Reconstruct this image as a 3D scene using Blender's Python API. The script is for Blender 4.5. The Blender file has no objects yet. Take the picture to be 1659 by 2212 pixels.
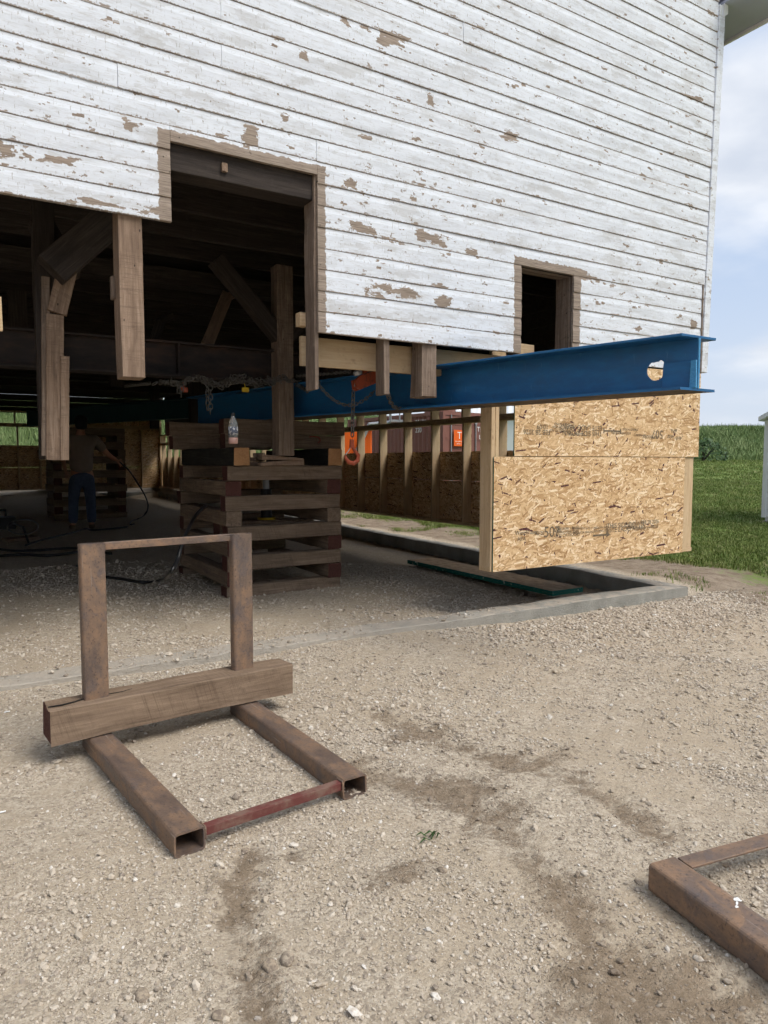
import bpy, bmesh, math, random
import numpy as np
from mathutils import Vector, Matrix, Euler

random.seed(7); rng = np.random.default_rng(7)
SC = bpy.context.scene
COL = SC.collection

# ------------------------------------------------------------------ camera
FPX, HCAM, CX0, CY0 = 1533.0, 1.25, 829.5, 1106.0          # focal length in pixels of a 1659 wide picture
PITCH = math.atan(110 / FPX)
TH = math.atan((3350 - 830) / math.hypot(FPX, 110))
FWH = Vector((math.cos(TH), math.sin(TH), 0)); RGT = Vector((math.sin(TH), -math.cos(TH), 0)); UPZ = Vector((0, 0, 1))
FWD = FWH * math.cos(PITCH) - UPZ * math.sin(PITCH); UPV = FWH * math.sin(PITCH) + UPZ * math.cos(PITCH)
CAM = Vector((-6.1, -4.3024, HCAM))
cd = bpy.data.cameras.new('camera'); cam = bpy.data.objects.new('camera', cd); COL.objects.link(cam)
cd.sensor_fit = 'HORIZONTAL'; cd.sensor_width = 36; cd.lens = 36 * FPX / 1659; cd.clip_start = 0.05; cd.clip_end = 2000
m3 = Matrix((RGT, UPV, -FWD)).transposed()
cam.matrix_world = Matrix.Translation(CAM) @ m3.to_4x4()
SC.camera = cam

def ray(x, y): return FWD + RGT * float((x - CX0) / FPX) + UPV * float((CY0 - y) / FPX)
def PZ(x, y, z=0.0): d = ray(x, y); return CAM + d * ((z - CAM.z) / d.z)
def PY(x, y, v=0.0): d = ray(x, y); return CAM + d * ((v - CAM.y) / d.y)
def PX(x, y, v=0.0): d = ray(x, y); return CAM + d * ((v - CAM.x) / d.x)
def proj(p):
    q = Vector(p) - CAM; dd = q.dot(FWD); return (CX0 + FPX * q.dot(RGT) / dd, CY0 - FPX * q.dot(UPV) / dd)

# ------------------------------------------------------------------ world, sun, exposure
SUN_EL, SUN_AZ = math.radians(52), math.radians(150)       # azimuth clockwise from +Y
wd = bpy.data.worlds.new('World'); SC.world = wd; wd.use_nodes = True
wt = wd.node_tree; wt.nodes.clear()
SKY_STRENGTH, SUN_STRENGTH, EXPOSURE = 0.105, 2.0, 0.60
SC.view_settings.view_transform = 'Standard'; SC.view_settings.look = 'None'
SC.view_settings.gamma = 1.0; SC.view_settings.use_curve_mapping = False
SC.view_settings.exposure = EXPOSURE
SC.cycles.max_bounces = 6; SC.cycles.diffuse_bounces = 5; SC.cycles.use_adaptive_sampling = True; SC.cycles.adaptive_threshold = 0.04; SC.cycles.adaptive_min_samples = 10; SC.cycles.glossy_bounces = 2; SC.cycles.transmission_bounces = 4; SC.cycles.caustics_reflective = False; SC.cycles.caustics_refractive = False
sd = bpy.data.lights.new('sun', 'SUN'); sun = bpy.data.objects.new('sun', sd); COL.objects.link(sun)
sd.energy = SUN_STRENGTH; sd.angle = math.radians(28); sd.color = (1.0, 0.95, 0.88)
sdir = Vector((math.sin(SUN_AZ) * math.cos(SUN_EL), math.cos(SUN_AZ) * math.cos(SUN_EL), math.sin(SUN_EL)))
sun.rotation_euler = sdir.to_track_quat('Z', 'Y').to_euler(); sun.location = (0, -20, 30)

# ------------------------------------------------------------------ node helper
class T:
    def __init__(s, nt): s.nt = nt
    def n(s, t, ins=None, **a):
        nd = s.nt.nodes.new(t)
        for k, v in a.items(): setattr(nd, k, v)
        for k, v in (ins or {}).items(): s.set(nd.inputs[k], v)
        return nd
    def set(s, sock, v):
        if isinstance(v, bpy.types.NodeSocket): s.nt.links.new(v, sock)
        elif isinstance(v, (tuple, list)) and len(v) == 3 and sock.type == 'RGBA': sock.default_value = (*v, 1)
        else: sock.default_value = v
    def m(s, op, a, b=0.0, c=0.0, clamp=False):
        return s.n('ShaderNodeMath', {0: a, 1: b, 2: c}, operation=op, use_clamp=clamp).outputs[0]
    def v(s, op, a, b=(0, 0, 0)): return s.n('ShaderNodeVectorMath', {0: a, 1: b}, operation=op).outputs[0]
    def noise(s, vec, scale=1.0, detail=4.0, rough=0.55, dist=0.0):
        return s.n('ShaderNodeTexNoise', {'Vector': vec, 'Scale': scale, 'Detail': detail, 'Roughness': rough, 'Distortion': dist}).outputs[0]
    def vor(s, vec, scale=1.0, rnd=1.0, feature='F1', dist='EUCLIDEAN'):
        nd = s.n('ShaderNodeTexVoronoi', {'Vector': vec, 'Scale': scale, 'Randomness': rnd}, feature=feature)
        if feature == 'F1': nd.distance = dist
        return nd
    def ramp(s, f, stops, interp='LINEAR'):
        nd = s.n('ShaderNodeValToRGB', {0: f}); cr = nd.color_ramp; cr.interpolation = interp
        while len(cr.elements) < len(stops): cr.elements.new(0.5)
        for e, (p, c) in zip(cr.elements, stops):
            e.position = p; e.color = (c, c, c, 1) if not isinstance(c, (tuple, list)) else (*c, 1)
        return nd.outputs[0]
    def step(s, f, lo, hi, a=0.0, b=1.0):
        return s.n('ShaderNodeMapRange', {0: f, 1: lo, 2: hi, 3: a, 4: b}, interpolation_type='SMOOTHSTEP').outputs[0]
    def mix(s, f, a, b, blend='MIX'):
        nd = s.n('ShaderNodeMix', data_type='RGBA', blend_type=blend)
        s.set(nd.inputs[0], f); s.set(nd.inputs[6], a); s.set(nd.inputs[7], b); return nd.outputs[2]
    def scale(s, vec, sc, rot=(0, 0, 0), loc=(0, 0, 0)):
        return s.n('ShaderNodeMapping', {'Vector': vec, 'Location': loc, 'Rotation': rot, 'Scale': sc}).outputs[0]
    def pos(s): return s.n('ShaderNodeNewGeometry').outputs['Position']
    def objc(s, spread=37.0):
        r = s.n('ShaderNodeObjectInfo').outputs['Random']; o = s.n('ShaderNodeTexCoord').outputs['Object']
        k = s.m('MULTIPLY', r, spread)
        c = s.n('ShaderNodeCombineXYZ', {0: k, 1: s.m('MULTIPLY', k, 1.7), 2: s.m('MULTIPLY', k, 0.6)}).outputs[0]
        return s.v('ADD', o, c)
    def rnd(s): return s.n('ShaderNodeObjectInfo').outputs['Random']
    def xyz(s, vec): return s.n('ShaderNodeSeparateXYZ', {0: vec}).outputs

def material(name, fn):
    mt = bpy.data.materials.new(name); mt.use_nodes = True; nt = mt.node_tree; nt.nodes.clear(); t = T(nt)
    r = fn(t)                                             # dict: col, rough, metal, height, bump, spec, extra
    b = t.n('ShaderNodeBsdfPrincipled'); out = t.n('ShaderNodeOutputMaterial')
    t.set(b.inputs['Base Color'], r['col']); t.set(b.inputs['Roughness'], r.get('rough', 0.85))
    t.set(b.inputs['Metallic'], r.get('metal', 0.0)); t.set(b.inputs['Specular IOR Level'], r.get('spec', 0.3))
    if 'trans' in r: b.inputs['Transmission Weight'].default_value = r['trans']; b.inputs['IOR'].default_value = 1.4
    if 'sss' in r: b.inputs['Subsurface Weight'].default_value = r['sss']; b.inputs['Subsurface Scale'].default_value = 0.01
    if 'height' in r:
        bp = t.n('ShaderNodeBump', {'Height': r['height'], 'Strength': r.get('bump', 0.5), 'Distance': r.get('dist', 0.004)})
        t.nt.links.new(bp.outputs[0], b.inputs['Normal'])
    t.nt.links.new(b.outputs[0], out.inputs[0])
    return mt

# sky: Nishita air with a broken layer of bright cloud
w = T(wt)
sky = w.n('ShaderNodeTexSky', sky_type='NISHITA'); sky.sun_disc = False; sky.sun_elevation = SUN_EL; sky.sun_rotation = SUN_AZ
sky.air_density = 1.0; sky.dust_density = 2.0; sky.ozone_density = 1.5
dirv = w.n('ShaderNodeTexCoord').outputs['Generated']
dx_, dy_, dz_ = w.xyz(dirv)
den = w.m('ADD', w.m('MAXIMUM', dz_, 0.0), 0.22)
pl = w.n('ShaderNodeCombineXYZ', {0: w.m('DIVIDE', dx_, den), 1: w.m('DIVIDE', dy_, den), 2: 0.0}).outputs[0]
cl = w.noise(w.scale(pl, (0.9, 0.9, 1), loc=(3.1, 1.7, 0)), 1.1, 7, 0.50, 0.15)
cl2 = w.noise(w.scale(pl, (0.9, 0.9, 1), loc=(7.3, 2.2, 4)), 3.2, 5, 0.5, 0.1)
cover = w.step(cl, 0.40, 0.60)
shade = w.step(cl2, 0.30, 0.66)
cloudcol = w.mix(shade, (4.3, 4.65, 5.3), (6.6, 6.7, 6.9))
skyblue = w.mix(0.75, sky.outputs[0], (3.7, 4.5, 5.9))
hz = w.step(dz_, 0.0, 0.30, 1.0, 0.0)
cc = w.mix(w.m('MULTIPLY', cover, 0.88), skyblue, cloudcol)
cc = w.mix(w.m('MULTIPLY', hz, 0.55), cc, (5.0, 5.3, 5.8))
bg = w.n('ShaderNodeBackground', {0: cc, 1: SKY_STRENGTH}); wo = w.n('ShaderNodeOutputWorld')
wt.links.new(bg.outputs[0], wo.inputs[0])

# ------------------------------------------------------------------ object helpers
WM = {}
def place(o, parent, wm):
    COL.objects.link(o); WM[o.name] = wm
    if parent is not None:
        o.parent = parent; o.matrix_parent_inverse = WM[parent.name].inverted()
    o.matrix_basis = wm
    return o
def obj(name, me, mats=None, parent=None, loc=(0, 0, 0), rot=None, wm=None):
    o = bpy.data.objects.new(name, me)
    if mats is not None and me is not None and len(me.materials) == 0:
        for mt in (mats if isinstance(mats, (list, tuple)) else [mats]): me.materials.append(mt)
    if wm is None: wm = Matrix.Translation(loc) @ (Euler(rot).to_matrix().to_4x4() if rot else Matrix())
    return place(o, parent, wm)
def empty(name, loc=(0, 0, 0), rot=None):
    o = bpy.data.objects.new(name, None); o.empty_display_size = 0.1
    return place(o, None, Matrix.Translation(loc) @ (Euler(rot).to_matrix().to_4x4() if rot else Matrix()))
def tag(o, label, cat, group=None, kind=None):
    o['label'] = label; o['category'] = cat
    if group: o['group'] = group
    if kind: o['kind'] = kind
    return o
def struct(o): o['kind'] = 'structure'; return o

class MB:
    def __init__(s): s.v = []; s.f = []; s.mi = []
    def add(s, vs, fs, mi=0):
        k = len(s.v); s.v += [tuple(p) for p in vs]; s.f += [tuple(i + k for i in f) for f in fs]; s.mi += [mi] * len(fs)
    def box(s, x0, x1, y0, y1, z0, z1, mi=0):
        s.add([(x0, y0, z0), (x1, y0, z0), (x1, y1, z0), (x0, y1, z0), (x0, y0, z1), (x1, y0, z1), (x1, y1, z1), (x0, y1, z1)],
              [(0, 3, 2, 1), (4, 5, 6, 7), (0, 1, 5, 4), (1, 2, 6, 5), (2, 3, 7, 6), (3, 0, 4, 7)], mi)
    def tube(s, pts, r, n=8, mi=0, cap=True, closed=False):
        pts = [Vector(p) for p in pts]; m = len(pts); rr = r if isinstance(r, (list, tuple)) else [r] * m
        rings = []; up = None
        for i, p in enumerate(pts):
            a = pts[(i - 1) % m] if (i > 0 or closed) else p; b = pts[(i + 1) % m] if (i < m - 1 or closed) else p
            d = (b - a).normalized()
            if up is None: up = d.orthogonal().normalized()
            up = (up - d * up.dot(d)); up = up.normalized() if up.length > 1e-6 else d.orthogonal().normalized()
            q = d.cross(up)
            rings.append([p + (up * math.cos(2 * math.pi * j / n) + q * math.sin(2 * math.pi * j / n)) * rr[i] for j in range(n)])
        vs = [p for rg in rings for p in rg]; fs = []
        for i in range(m if closed else m - 1):
            i2 = (i + 1) % m
            for j in range(n): fs.append((i * n + j, i * n + (j + 1) % n, i2 * n + (j + 1) % n, i2 * n + j))
        if cap and not closed: fs += [tuple(range(n - 1, -1, -1)), tuple((m - 1) * n + j for j in range(n))]
        s.add(vs, fs, mi)
    def lathe(s, prof, n=20, c=(0, 0, 0), mi=0):
        vs = [(c[0] + r * math.cos(2 * math.pi * j / n), c[1] + r * math.sin(2 * math.pi * j / n), c[2] + z) for r, z in prof for j in range(n)]
        fs = [(i * n + j, i * n + (j + 1) % n, (i + 1) * n + (j + 1) % n, (i + 1) * n + j) for i in range(len(prof) - 1) for j in range(n)]
        fs += [tuple(range(n - 1, -1, -1)), tuple((len(prof) - 1) * n + j for j in range(n))]
        s.add(vs, fs, mi)
    def prism(s, poly, y0, y1, mi=0):                      # polygon in XZ, extruded along Y
        n = len(poly); vs = [(x, y0, z) for x, z in poly] + [(x, y1, z) for x, z in poly]
        fs = [tuple(range(n)), tuple(range(2 * n - 1, n - 1, -1))] + [(i, i + n, (i + 1) % n + n, (i + 1) % n) for i in range(n)]
        s.add(vs, fs, mi)
    def mesh(s, name='m', smooth=False):
        me = bpy.data.meshes.new(name); me.from_pydata(s.v, [], s.f)
        me.polygons.foreach_set('material_index', s.mi)
        bm = bmesh.new(); bm.from_mesh(me); bmesh.ops.recalc_face_normals(bm, faces=bm.faces); bm.to_mesh(me); bm.free()
        if smooth: me.polygons.foreach_set('use_smooth', [True] * len(me.polygons))
        me.update(); return me

def bevel_mesh(me, off=0.004, seg=2):
    bm = bmesh.new(); bm.from_mesh(me)
    bmesh.ops.remove_doubles(bm, verts=bm.verts, dist=1e-5)
    bmesh.ops.bevel(bm, geom=[e for e in bm.edges if len(e.link_faces) == 2 and e.calc_face_angle(0) > 0.5], offset=off, segments=seg, affect='EDGES', profile=0.6)
    bm.to_mesh(me); bm.free(); return me

_tc = {}
def timber_mesh(L, w, h, bev=0.006, rough=0.0025, var=0, seg=None, key=True, twist=0.0):
    k = (round(L, 3), round(w, 3), round(h, 3), bev, rough, var)
    if key and k in _tc: return _tc[k]
    r = random.Random(hash(k) & 0xffff); n = seg or max(2, min(14, int(L / 0.13)))
    b = min(bev, w * .3, h * .3)
    sec = [(-w/2 + b, -h/2), (w/2 - b, -h/2), (w/2, -h/2 + b), (w/2, h/2 - b), (w/2 - b, h/2), (-w/2 + b, h/2), (-w/2, h/2 - b), (-w/2, -h/2 + b)]
    vs = []; fs = []; mi = []
    px = [r.uniform(0, 6) for _ in range(8)]
    for i in range(n + 1):
        x = -L / 2 + L * i / n
        for j, (y, z) in enumerate(sec):
            k2 = rough * (0.6 * math.sin(2.1 * x * (1 + .2 * j) + px[j]) + r.uniform(-.5, .5))
            xx = x + (r.uniform(-1, 1) * rough if i in (0, n) else 0)
            vs.append((xx, y + k2 * (1 if y > 0 else -1), z + k2 * (1 if z > 0 else -1)))
    for i in range(n):
        for j in range(8): fs.append((i * 8 + j, i * 8 + (j + 1) % 8, (i + 1) * 8 + (j + 1) % 8, (i + 1) * 8 + j)); mi.append(0)
    fs.append(tuple(range(7, -1, -1))); fs.append(tuple(n * 8 + j for j in range(8))); mi += [1, 1]
    me = bpy.data.meshes.new('timber'); me.from_pydata(vs, [], fs); me.polygons.foreach_set('material_index', mi); me.update()
    if key: _tc[k] = me
    return me
def frame_from(p0, p1, up=None):
    p0, p1 = Vector(p0), Vector(p1); x = (p1 - p0).normalized()
    if up is None: up = Vector((0, 0, 1)) if abs(x.z) < 0.9 else Vector((0, 1, 0))
    z = (up - x * up.dot(x)).normalized(); y = z.cross(x)
    m = Matrix((x, y, z)).transposed().to_4x4(); m.translation = (p0 + p1) / 2
    return m, (p1 - p0).length
def member(name, p0, p1, w, h, mats, parent=None, bev=0.004, rough=0.0015, var=0, up=None):
    """sawn member from p0 to p1; h is measured along up (Z, or Y for vertical members), w across"""
    m, L = frame_from(p0, p1, up)
    me = timber_mesh(L, w, h, bev, rough, var)
    o = bpy.data.objects.new(name, me)
    ml = mats if isinstance(mats, (list, tuple)) else [mats, mats]
    if len(me.materials) == 0:
        for mt in ml: me.materials.append(mt)
    elif me.materials[0] != ml[0] or me.materials[1] != ml[1]:
        for i, mt in enumerate(ml): o.material_slots[i].link = 'OBJECT'; o.material_slots[i].material = mt
    return place(o, parent, m)

def text_mesh(body, size, align='LEFT', bold=0.0):
    cu = bpy.data.curves.new('t', 'FONT'); cu.body = body; cu.size = size; cu.align_x = align; cu.align_y = 'CENTER'; cu.offset = bold
    o = bpy.data.objects.new('t', cu); COL.objects.link(o)
    dg = bpy.context.evaluated_depsgraph_get(); me = bpy.data.meshes.new_from_object(o.evaluated_get(dg))
    bpy.data.objects.remove(o); bpy.data.curves.remove(cu); me.materials.clear(); return me

ORD = ['lowest', 'second', 'third', 'fourth', 'fifth', 'sixth', 'seventh', 'eighth', 'ninth', 'tenth', 'eleventh', 'twelfth', 'thirteenth', 'fourteenth']

# ------------------------------------------------------------------ materials
def m_wood(name, dark, mid, light, grain=1.0, stain=0.3, bump=0.4, knots=False, saw=0.0, nails=False):
    def fn(t):
        c = t.objc()
        g1 = t.noise(t.scale(c, (2.2, 26, 26)), 1.0 * grain, 6, 0.65, 0.9)
        g2 = t.noise(t.scale(c, (4, 110, 110)), 1.0, 4, 0.65)
        lg = t.noise(t.scale(c, (1.2, 3, 3)), 1.6, 4, 0.6)
        f = t.m('ADD', t.m('MULTIPLY', g1, 0.62), t.m('MULTIPLY', g2, 0.38))
        col = t.ramp(f, [(0.30, dark), (0.50, mid), (0.70, light)])
        col = t.mix(t.m('MULTIPLY', t.step(lg, 0.5, 0.75), stain), col, dark)
        if knots:
            kn = t.vor(t.scale(c, (2.2, 7, 7)), 1.0).outputs['Distance']
            col = t.mix(t.step(kn, 0.09, 0.02), col, (0.17, 0.075, 0.03))
        if saw:
            sx, sy, sz = t.xyz(c); kf = t.noise(t.n('ShaderNodeCombineXYZ', {0: t.m('ADD', t.m('MULTIPLY', sx, 210), t.m('MULTIPLY', sz, 60)), 1: t.m('MULTIPLY', sy, 6), 2: t.m('MULTIPLY', sz, 6)}).outputs[0], 1.0, 2, .5)
            col = t.mix(t.m('MULTIPLY', t.step(kf, .52, .64), t.m('MULTIPLY', t.step(t.noise(c, 5, 3), .38, .6), saw)), col, dark); f = t.m('ADD', f, t.m('MULTIPLY', kf, .4))
        if nails:
            nd_ = t.vor(t.scale(c, (9, 17, 17)), 1.0).outputs['Distance']; col = t.mix(t.step(nd_, .085, .06), col, (0.02, 0.016, 0.013))
        sp = t.noise(c, 19, 5, .7); col = t.mix(t.m('MULTIPLY', t.step(sp, .55, .72), .45), col, tuple(x * .45 for x in mid)); col = t.mix(t.m('MULTIPLY', t.step(sp, .42, .28), .35), col, light)
        col = t.mix(t.m('MULTIPLY', t.rnd(), 0.30), col, tuple(x * 0.58 for x in mid))
        return dict(col=col, rough=0.82, height=f, bump=bump, dist=0.006, spec=0.2)
    return material(name, fn)
W_OLD = m_wood('weathered_wood', (0.062, 0.045, 0.034), (0.20, 0.148, 0.112), (0.365, 0.285, 0.215), stain=0.45, saw=.4, nails=True)
W_POST = m_wood('sawn_old_wood', (0.10, 0.068, 0.048), (0.25, 0.172, 0.120), (0.41, 0.305, 0.225), stain=0.3, knots=True, saw=.5, nails=True)
W_NEW = m_wood('new_lumber', (0.42, 0.275, 0.15), (0.57, 0.415, 0.25), (0.67, 0.52, 0.345), stain=0.08, bump=0.12, knots=True)
W_TIE = m_wood('dark_timber', (0.068, 0.048, 0.033), (0.19, 0.137, 0.096), (0.31, 0.23, 0.165), stain=0.4, saw=.5)
W_TIEB = m_wood('creosote_timber', (0.008, 0.008, 0.008), (0.026, 0.024, 0.021), (0.06, 0.052, 0.044), stain=0.5)
W_RED = m_wood('red_marked_end_grain', (0.045, 0.018, 0.014), (0.085, 0.033, 0.026), (0.12, 0.060, 0.045), grain=3, stain=0.4)
W_END = m_wood('orange_end_grain', (0.28, 0.14, 0.06), (0.42, 0.22, 0.10), (0.52, 0.30, 0.15), grain=3, stain=0.15)
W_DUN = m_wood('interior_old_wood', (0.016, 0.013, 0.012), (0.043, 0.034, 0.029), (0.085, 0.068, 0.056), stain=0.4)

PITCHZ, ZB0 = 0.137, 2.10
def m_siding(t, lap=True):
    p = t.pos(); x, y, z = t.xyz(p)
    row = t.m('FRACT', t.m('DIVIDE', t.m('SUBTRACT', z, ZB0), PITCHZ))
    # paint dirt
    d1 = t.noise(t.scale(p, (1.6, 1, 10)), 1.3, 7, 0.68)
    d2 = t.noise(t.scale(p, (7, 1, 48)), 1.0, 6, 0.7)
    paint = t.mix(t.m('MULTIPLY', t.step(d1, 0.45, 0.66), 0.50), (0.70, 0.735, 0.785), (0.46, 0.475, 0.495))
    paint = t.mix(t.m('MULTIPLY', t.step(d2, 0.48, 0.68), 0.45), paint, (0.42, 0.41, 0.39))
    paint = t.mix(t.m('MULTIPLY', t.rnd(), 0.14), paint, (0.60, 0.61, 0.63))
    # hairline alligator cracks
    e = t.noise(t.scale(p, (95, 20, 22)), 1.0, 3, 0.6)
    e2 = t.noise(t.scale(p, (16, 5, 150)), 1.0, 4, 0.6, 0.4)
    paint = t.mix(t.m('MULTIPLY', t.step(e, 0.60, 0.68), 0.60), paint, (0.28, 0.25, 0.22))
    paint = t.mix(t.m('MULTIPLY', t.step(e2, 0.56, 0.68), 0.42), paint, (0.40, 0.37, 0.33))
    # peeled chips: blocky cells, more along board bottoms
    cell = t.vor(t.scale(p, (30, 8, 62)), 1.0, 0.9, dist='CHEBYCHEV').outputs['Position']
    cp = t.v('MULTIPLY', cell, (1 / 30, 1 / 8, 1 / 62))
    n1 = t.noise(t.scale(cp, (3.2, 1, 11)), 1.0, 5, 0.66)
    big = t.noise(t.scale(p, (0.55, 1, 0.8)), 1.0, 2, 0.5)
    low = t.step(row, 0.22, 0.0) if lap else 0.0
    if not lap: row = t.m('ADD', row, 5.0)
    k = t.m('ADD', n1, t.m('ADD', t.m('MULTIPLY', low, 0.045), t.m('MULTIPLY', t.m('SUBTRACT', big, 0.5), 0.16)))
    chip = t.m('MAXIMUM', t.step(k, 0.640, 0.652), t.m('MULTIPLY', t.step(t.m('ADD', row, t.m('MULTIPLY', t.m('SUBTRACT', e, .5), .25)), .060, .030), .85))
    cell2 = t.vor(t.scale(p, (75, 12, 130)), 1.0, 0.95, dist='CHEBYCHEV').outputs['Position']
    n2 = t.noise(t.scale(t.v('MULTIPLY', cell2, (1 / 75, 1 / 12, 1 / 130)), (9, 2, 26)), 1.0, 3, 0.6)
    chip2 = t.step(t.m('ADD', n2, t.m('ADD', t.m('MULTIPLY', low, 0.05), t.m('MULTIPLY', t.m('SUBTRACT', big, 0.5), 0.25))), 0.652, 0.67)
    gw = t.noise(t.scale(cp, (2.3, 1, 9)), 1.0, 4, 0.6)
    paint = t.mix(t.m('MULTIPLY', t.step(gw, 0.53, 0.64), 0.42), paint, (0.40, 0.385, 0.36))
    chip = t.m('MAXIMUM', chip, t.m('MULTIPLY', chip2, 0.9))
    # patches that can be seen in the wall
    fine = t.noise(p, 26, 4, 0.65)
    med = t.noise(t.scale(cp, (7, 2, 11)), 1.0, 3, 0.6)
    best = None
    for px, py, rx, rz in [(542, 290, .065, .085), (616, 257, .03, .03), (848, 85, .12, .06), (790, 58, .07, .03), (745, 42, .035, .03), (935, 515, .15, .05), (850, 628, .19, .045),
                           (960, 652, .08, .05), (795, 498, .16, .035), (755, 400, .07, .035), (1105, 293, .09, .035), (1262, 590, .09, .05), (125, 345, .10, .022), (15, 322, .06, .05),
                           (225, 440, .16, .02), (330, 455, .10, .03), (655, 118, .035, .03), (930, 215, .03, .045), (1075, 435, .06, .03), (1500, 700, .05, .05), (1018, 545, .07, .03), (290, 272, .06, .035)]:
        q = PY(px, py, 0)
        u = t.m('DIVIDE', t.m('SUBTRACT', x, q.x), rx); vv = t.m('DIVIDE', t.m('SUBTRACT', z, q.z), rz)
        f = t.m('SUBTRACT', 1.0, t.m('MAXIMUM', t.m('ABSOLUTE', u), t.m('ABSOLUTE', vv)))
        best = f if best is None else t.m('MAXIMUM', best, f)
    pt = t.step(t.m('ADD', best, t.m('ADD', t.m('MULTIPLY', t.m('SUBTRACT', med, 0.5), 3.4), t.m('MULTIPLY', t.m('SUBTRACT', n2, .5), 2.4))), 0.22, 0.30)
    # strips left bare where trim was taken off
    nb = t.m('MULTIPLY', t.m('SUBTRACT', fine, 0.5), 0.055); br = None
    for x0, x1, z0, z1 in [(-5.01, -4.90, 2.60, 3.175), (-5.01, -3.925, 3.05, 3.175), (-4.05, -3.925, 2.05, 3.17), (-2.285, -2.15, 2.05, 2.85), (-2.285, -1.545, 2.70, 2.85), (-1.70, -1.550, 2.05, 2.80)]:
        a = t.m('MINIMUM', t.m('SUBTRACT', x, x0), t.m('SUBTRACT', x1, x)); b = t.m('MINIMUM', t.m('SUBTRACT', z, z0), t.m('SUBTRACT', z1, z))
        f = t.m('MINIMUM', a, b); br = f if br is None else t.m('MAXIMUM', br, f)
    bare = t.step(t.m('ADD', br, nb), 0.0, 0.004)
    mask = t.m('MAXIMUM', t.m('MAXIMUM', chip, pt), bare)
    g = t.noise(t.scale(p, (6, 6, 120)), 1.0, 5, 0.65)
    wood = t.ramp(g, [(0.3, (0.15, 0.115, 0.09)), (0.5, (0.27, 0.215, 0.17)), (0.72, (0.38, 0.315, 0.255))])
    hole = t.vor(t.scale(p, (26, 4, 15)), 1.0).outputs['Distance']
    wood = t.mix(t.m('MULTIPLY', t.step(hole, 0.10, 0.06), t.m('GREATER_THAN', bare, .5)), wood, (0.03, 0.025, 0.02))
    col = t.mix(mask, paint, wood)
    hgt = t.m('ADD', t.m('MULTIPLY', t.m('SUBTRACT', 1.0, chip), 0.6), t.m('MULTIPLY', e2, 0.6))
    return dict(col=col, rough=0.75, height=hgt, bump=0.55, dist=0.0022, spec=0.25)
M_SIDING = material('peeling_white_paint', m_siding)
M_CORNER = material('peeling_white_corner_paint', lambda t: m_siding(t, False))
M_WHITE = material('white_painted_board', lambda t: dict(col=t.mix(t.m('MULTIPLY', t.step(t.noise(t.scale(t.pos(), (9, 9, 1.5)), 2, 6, .65), .5, .75), .5), (0.76, 0.77, 0.78), (0.45, 0.44, 0.43)), rough=0.7, height=t.noise(t.pos(), 40, 4), bump=.2, dist=.002))
M_SOFFIT = material('grey_painted_soffit', lambda t: dict(col=t.mix(t.noise(t.pos(), 6, 5), (0.44, 0.47, 0.57), (0.37, 0.40, 0.49)), rough=0.8))

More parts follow.
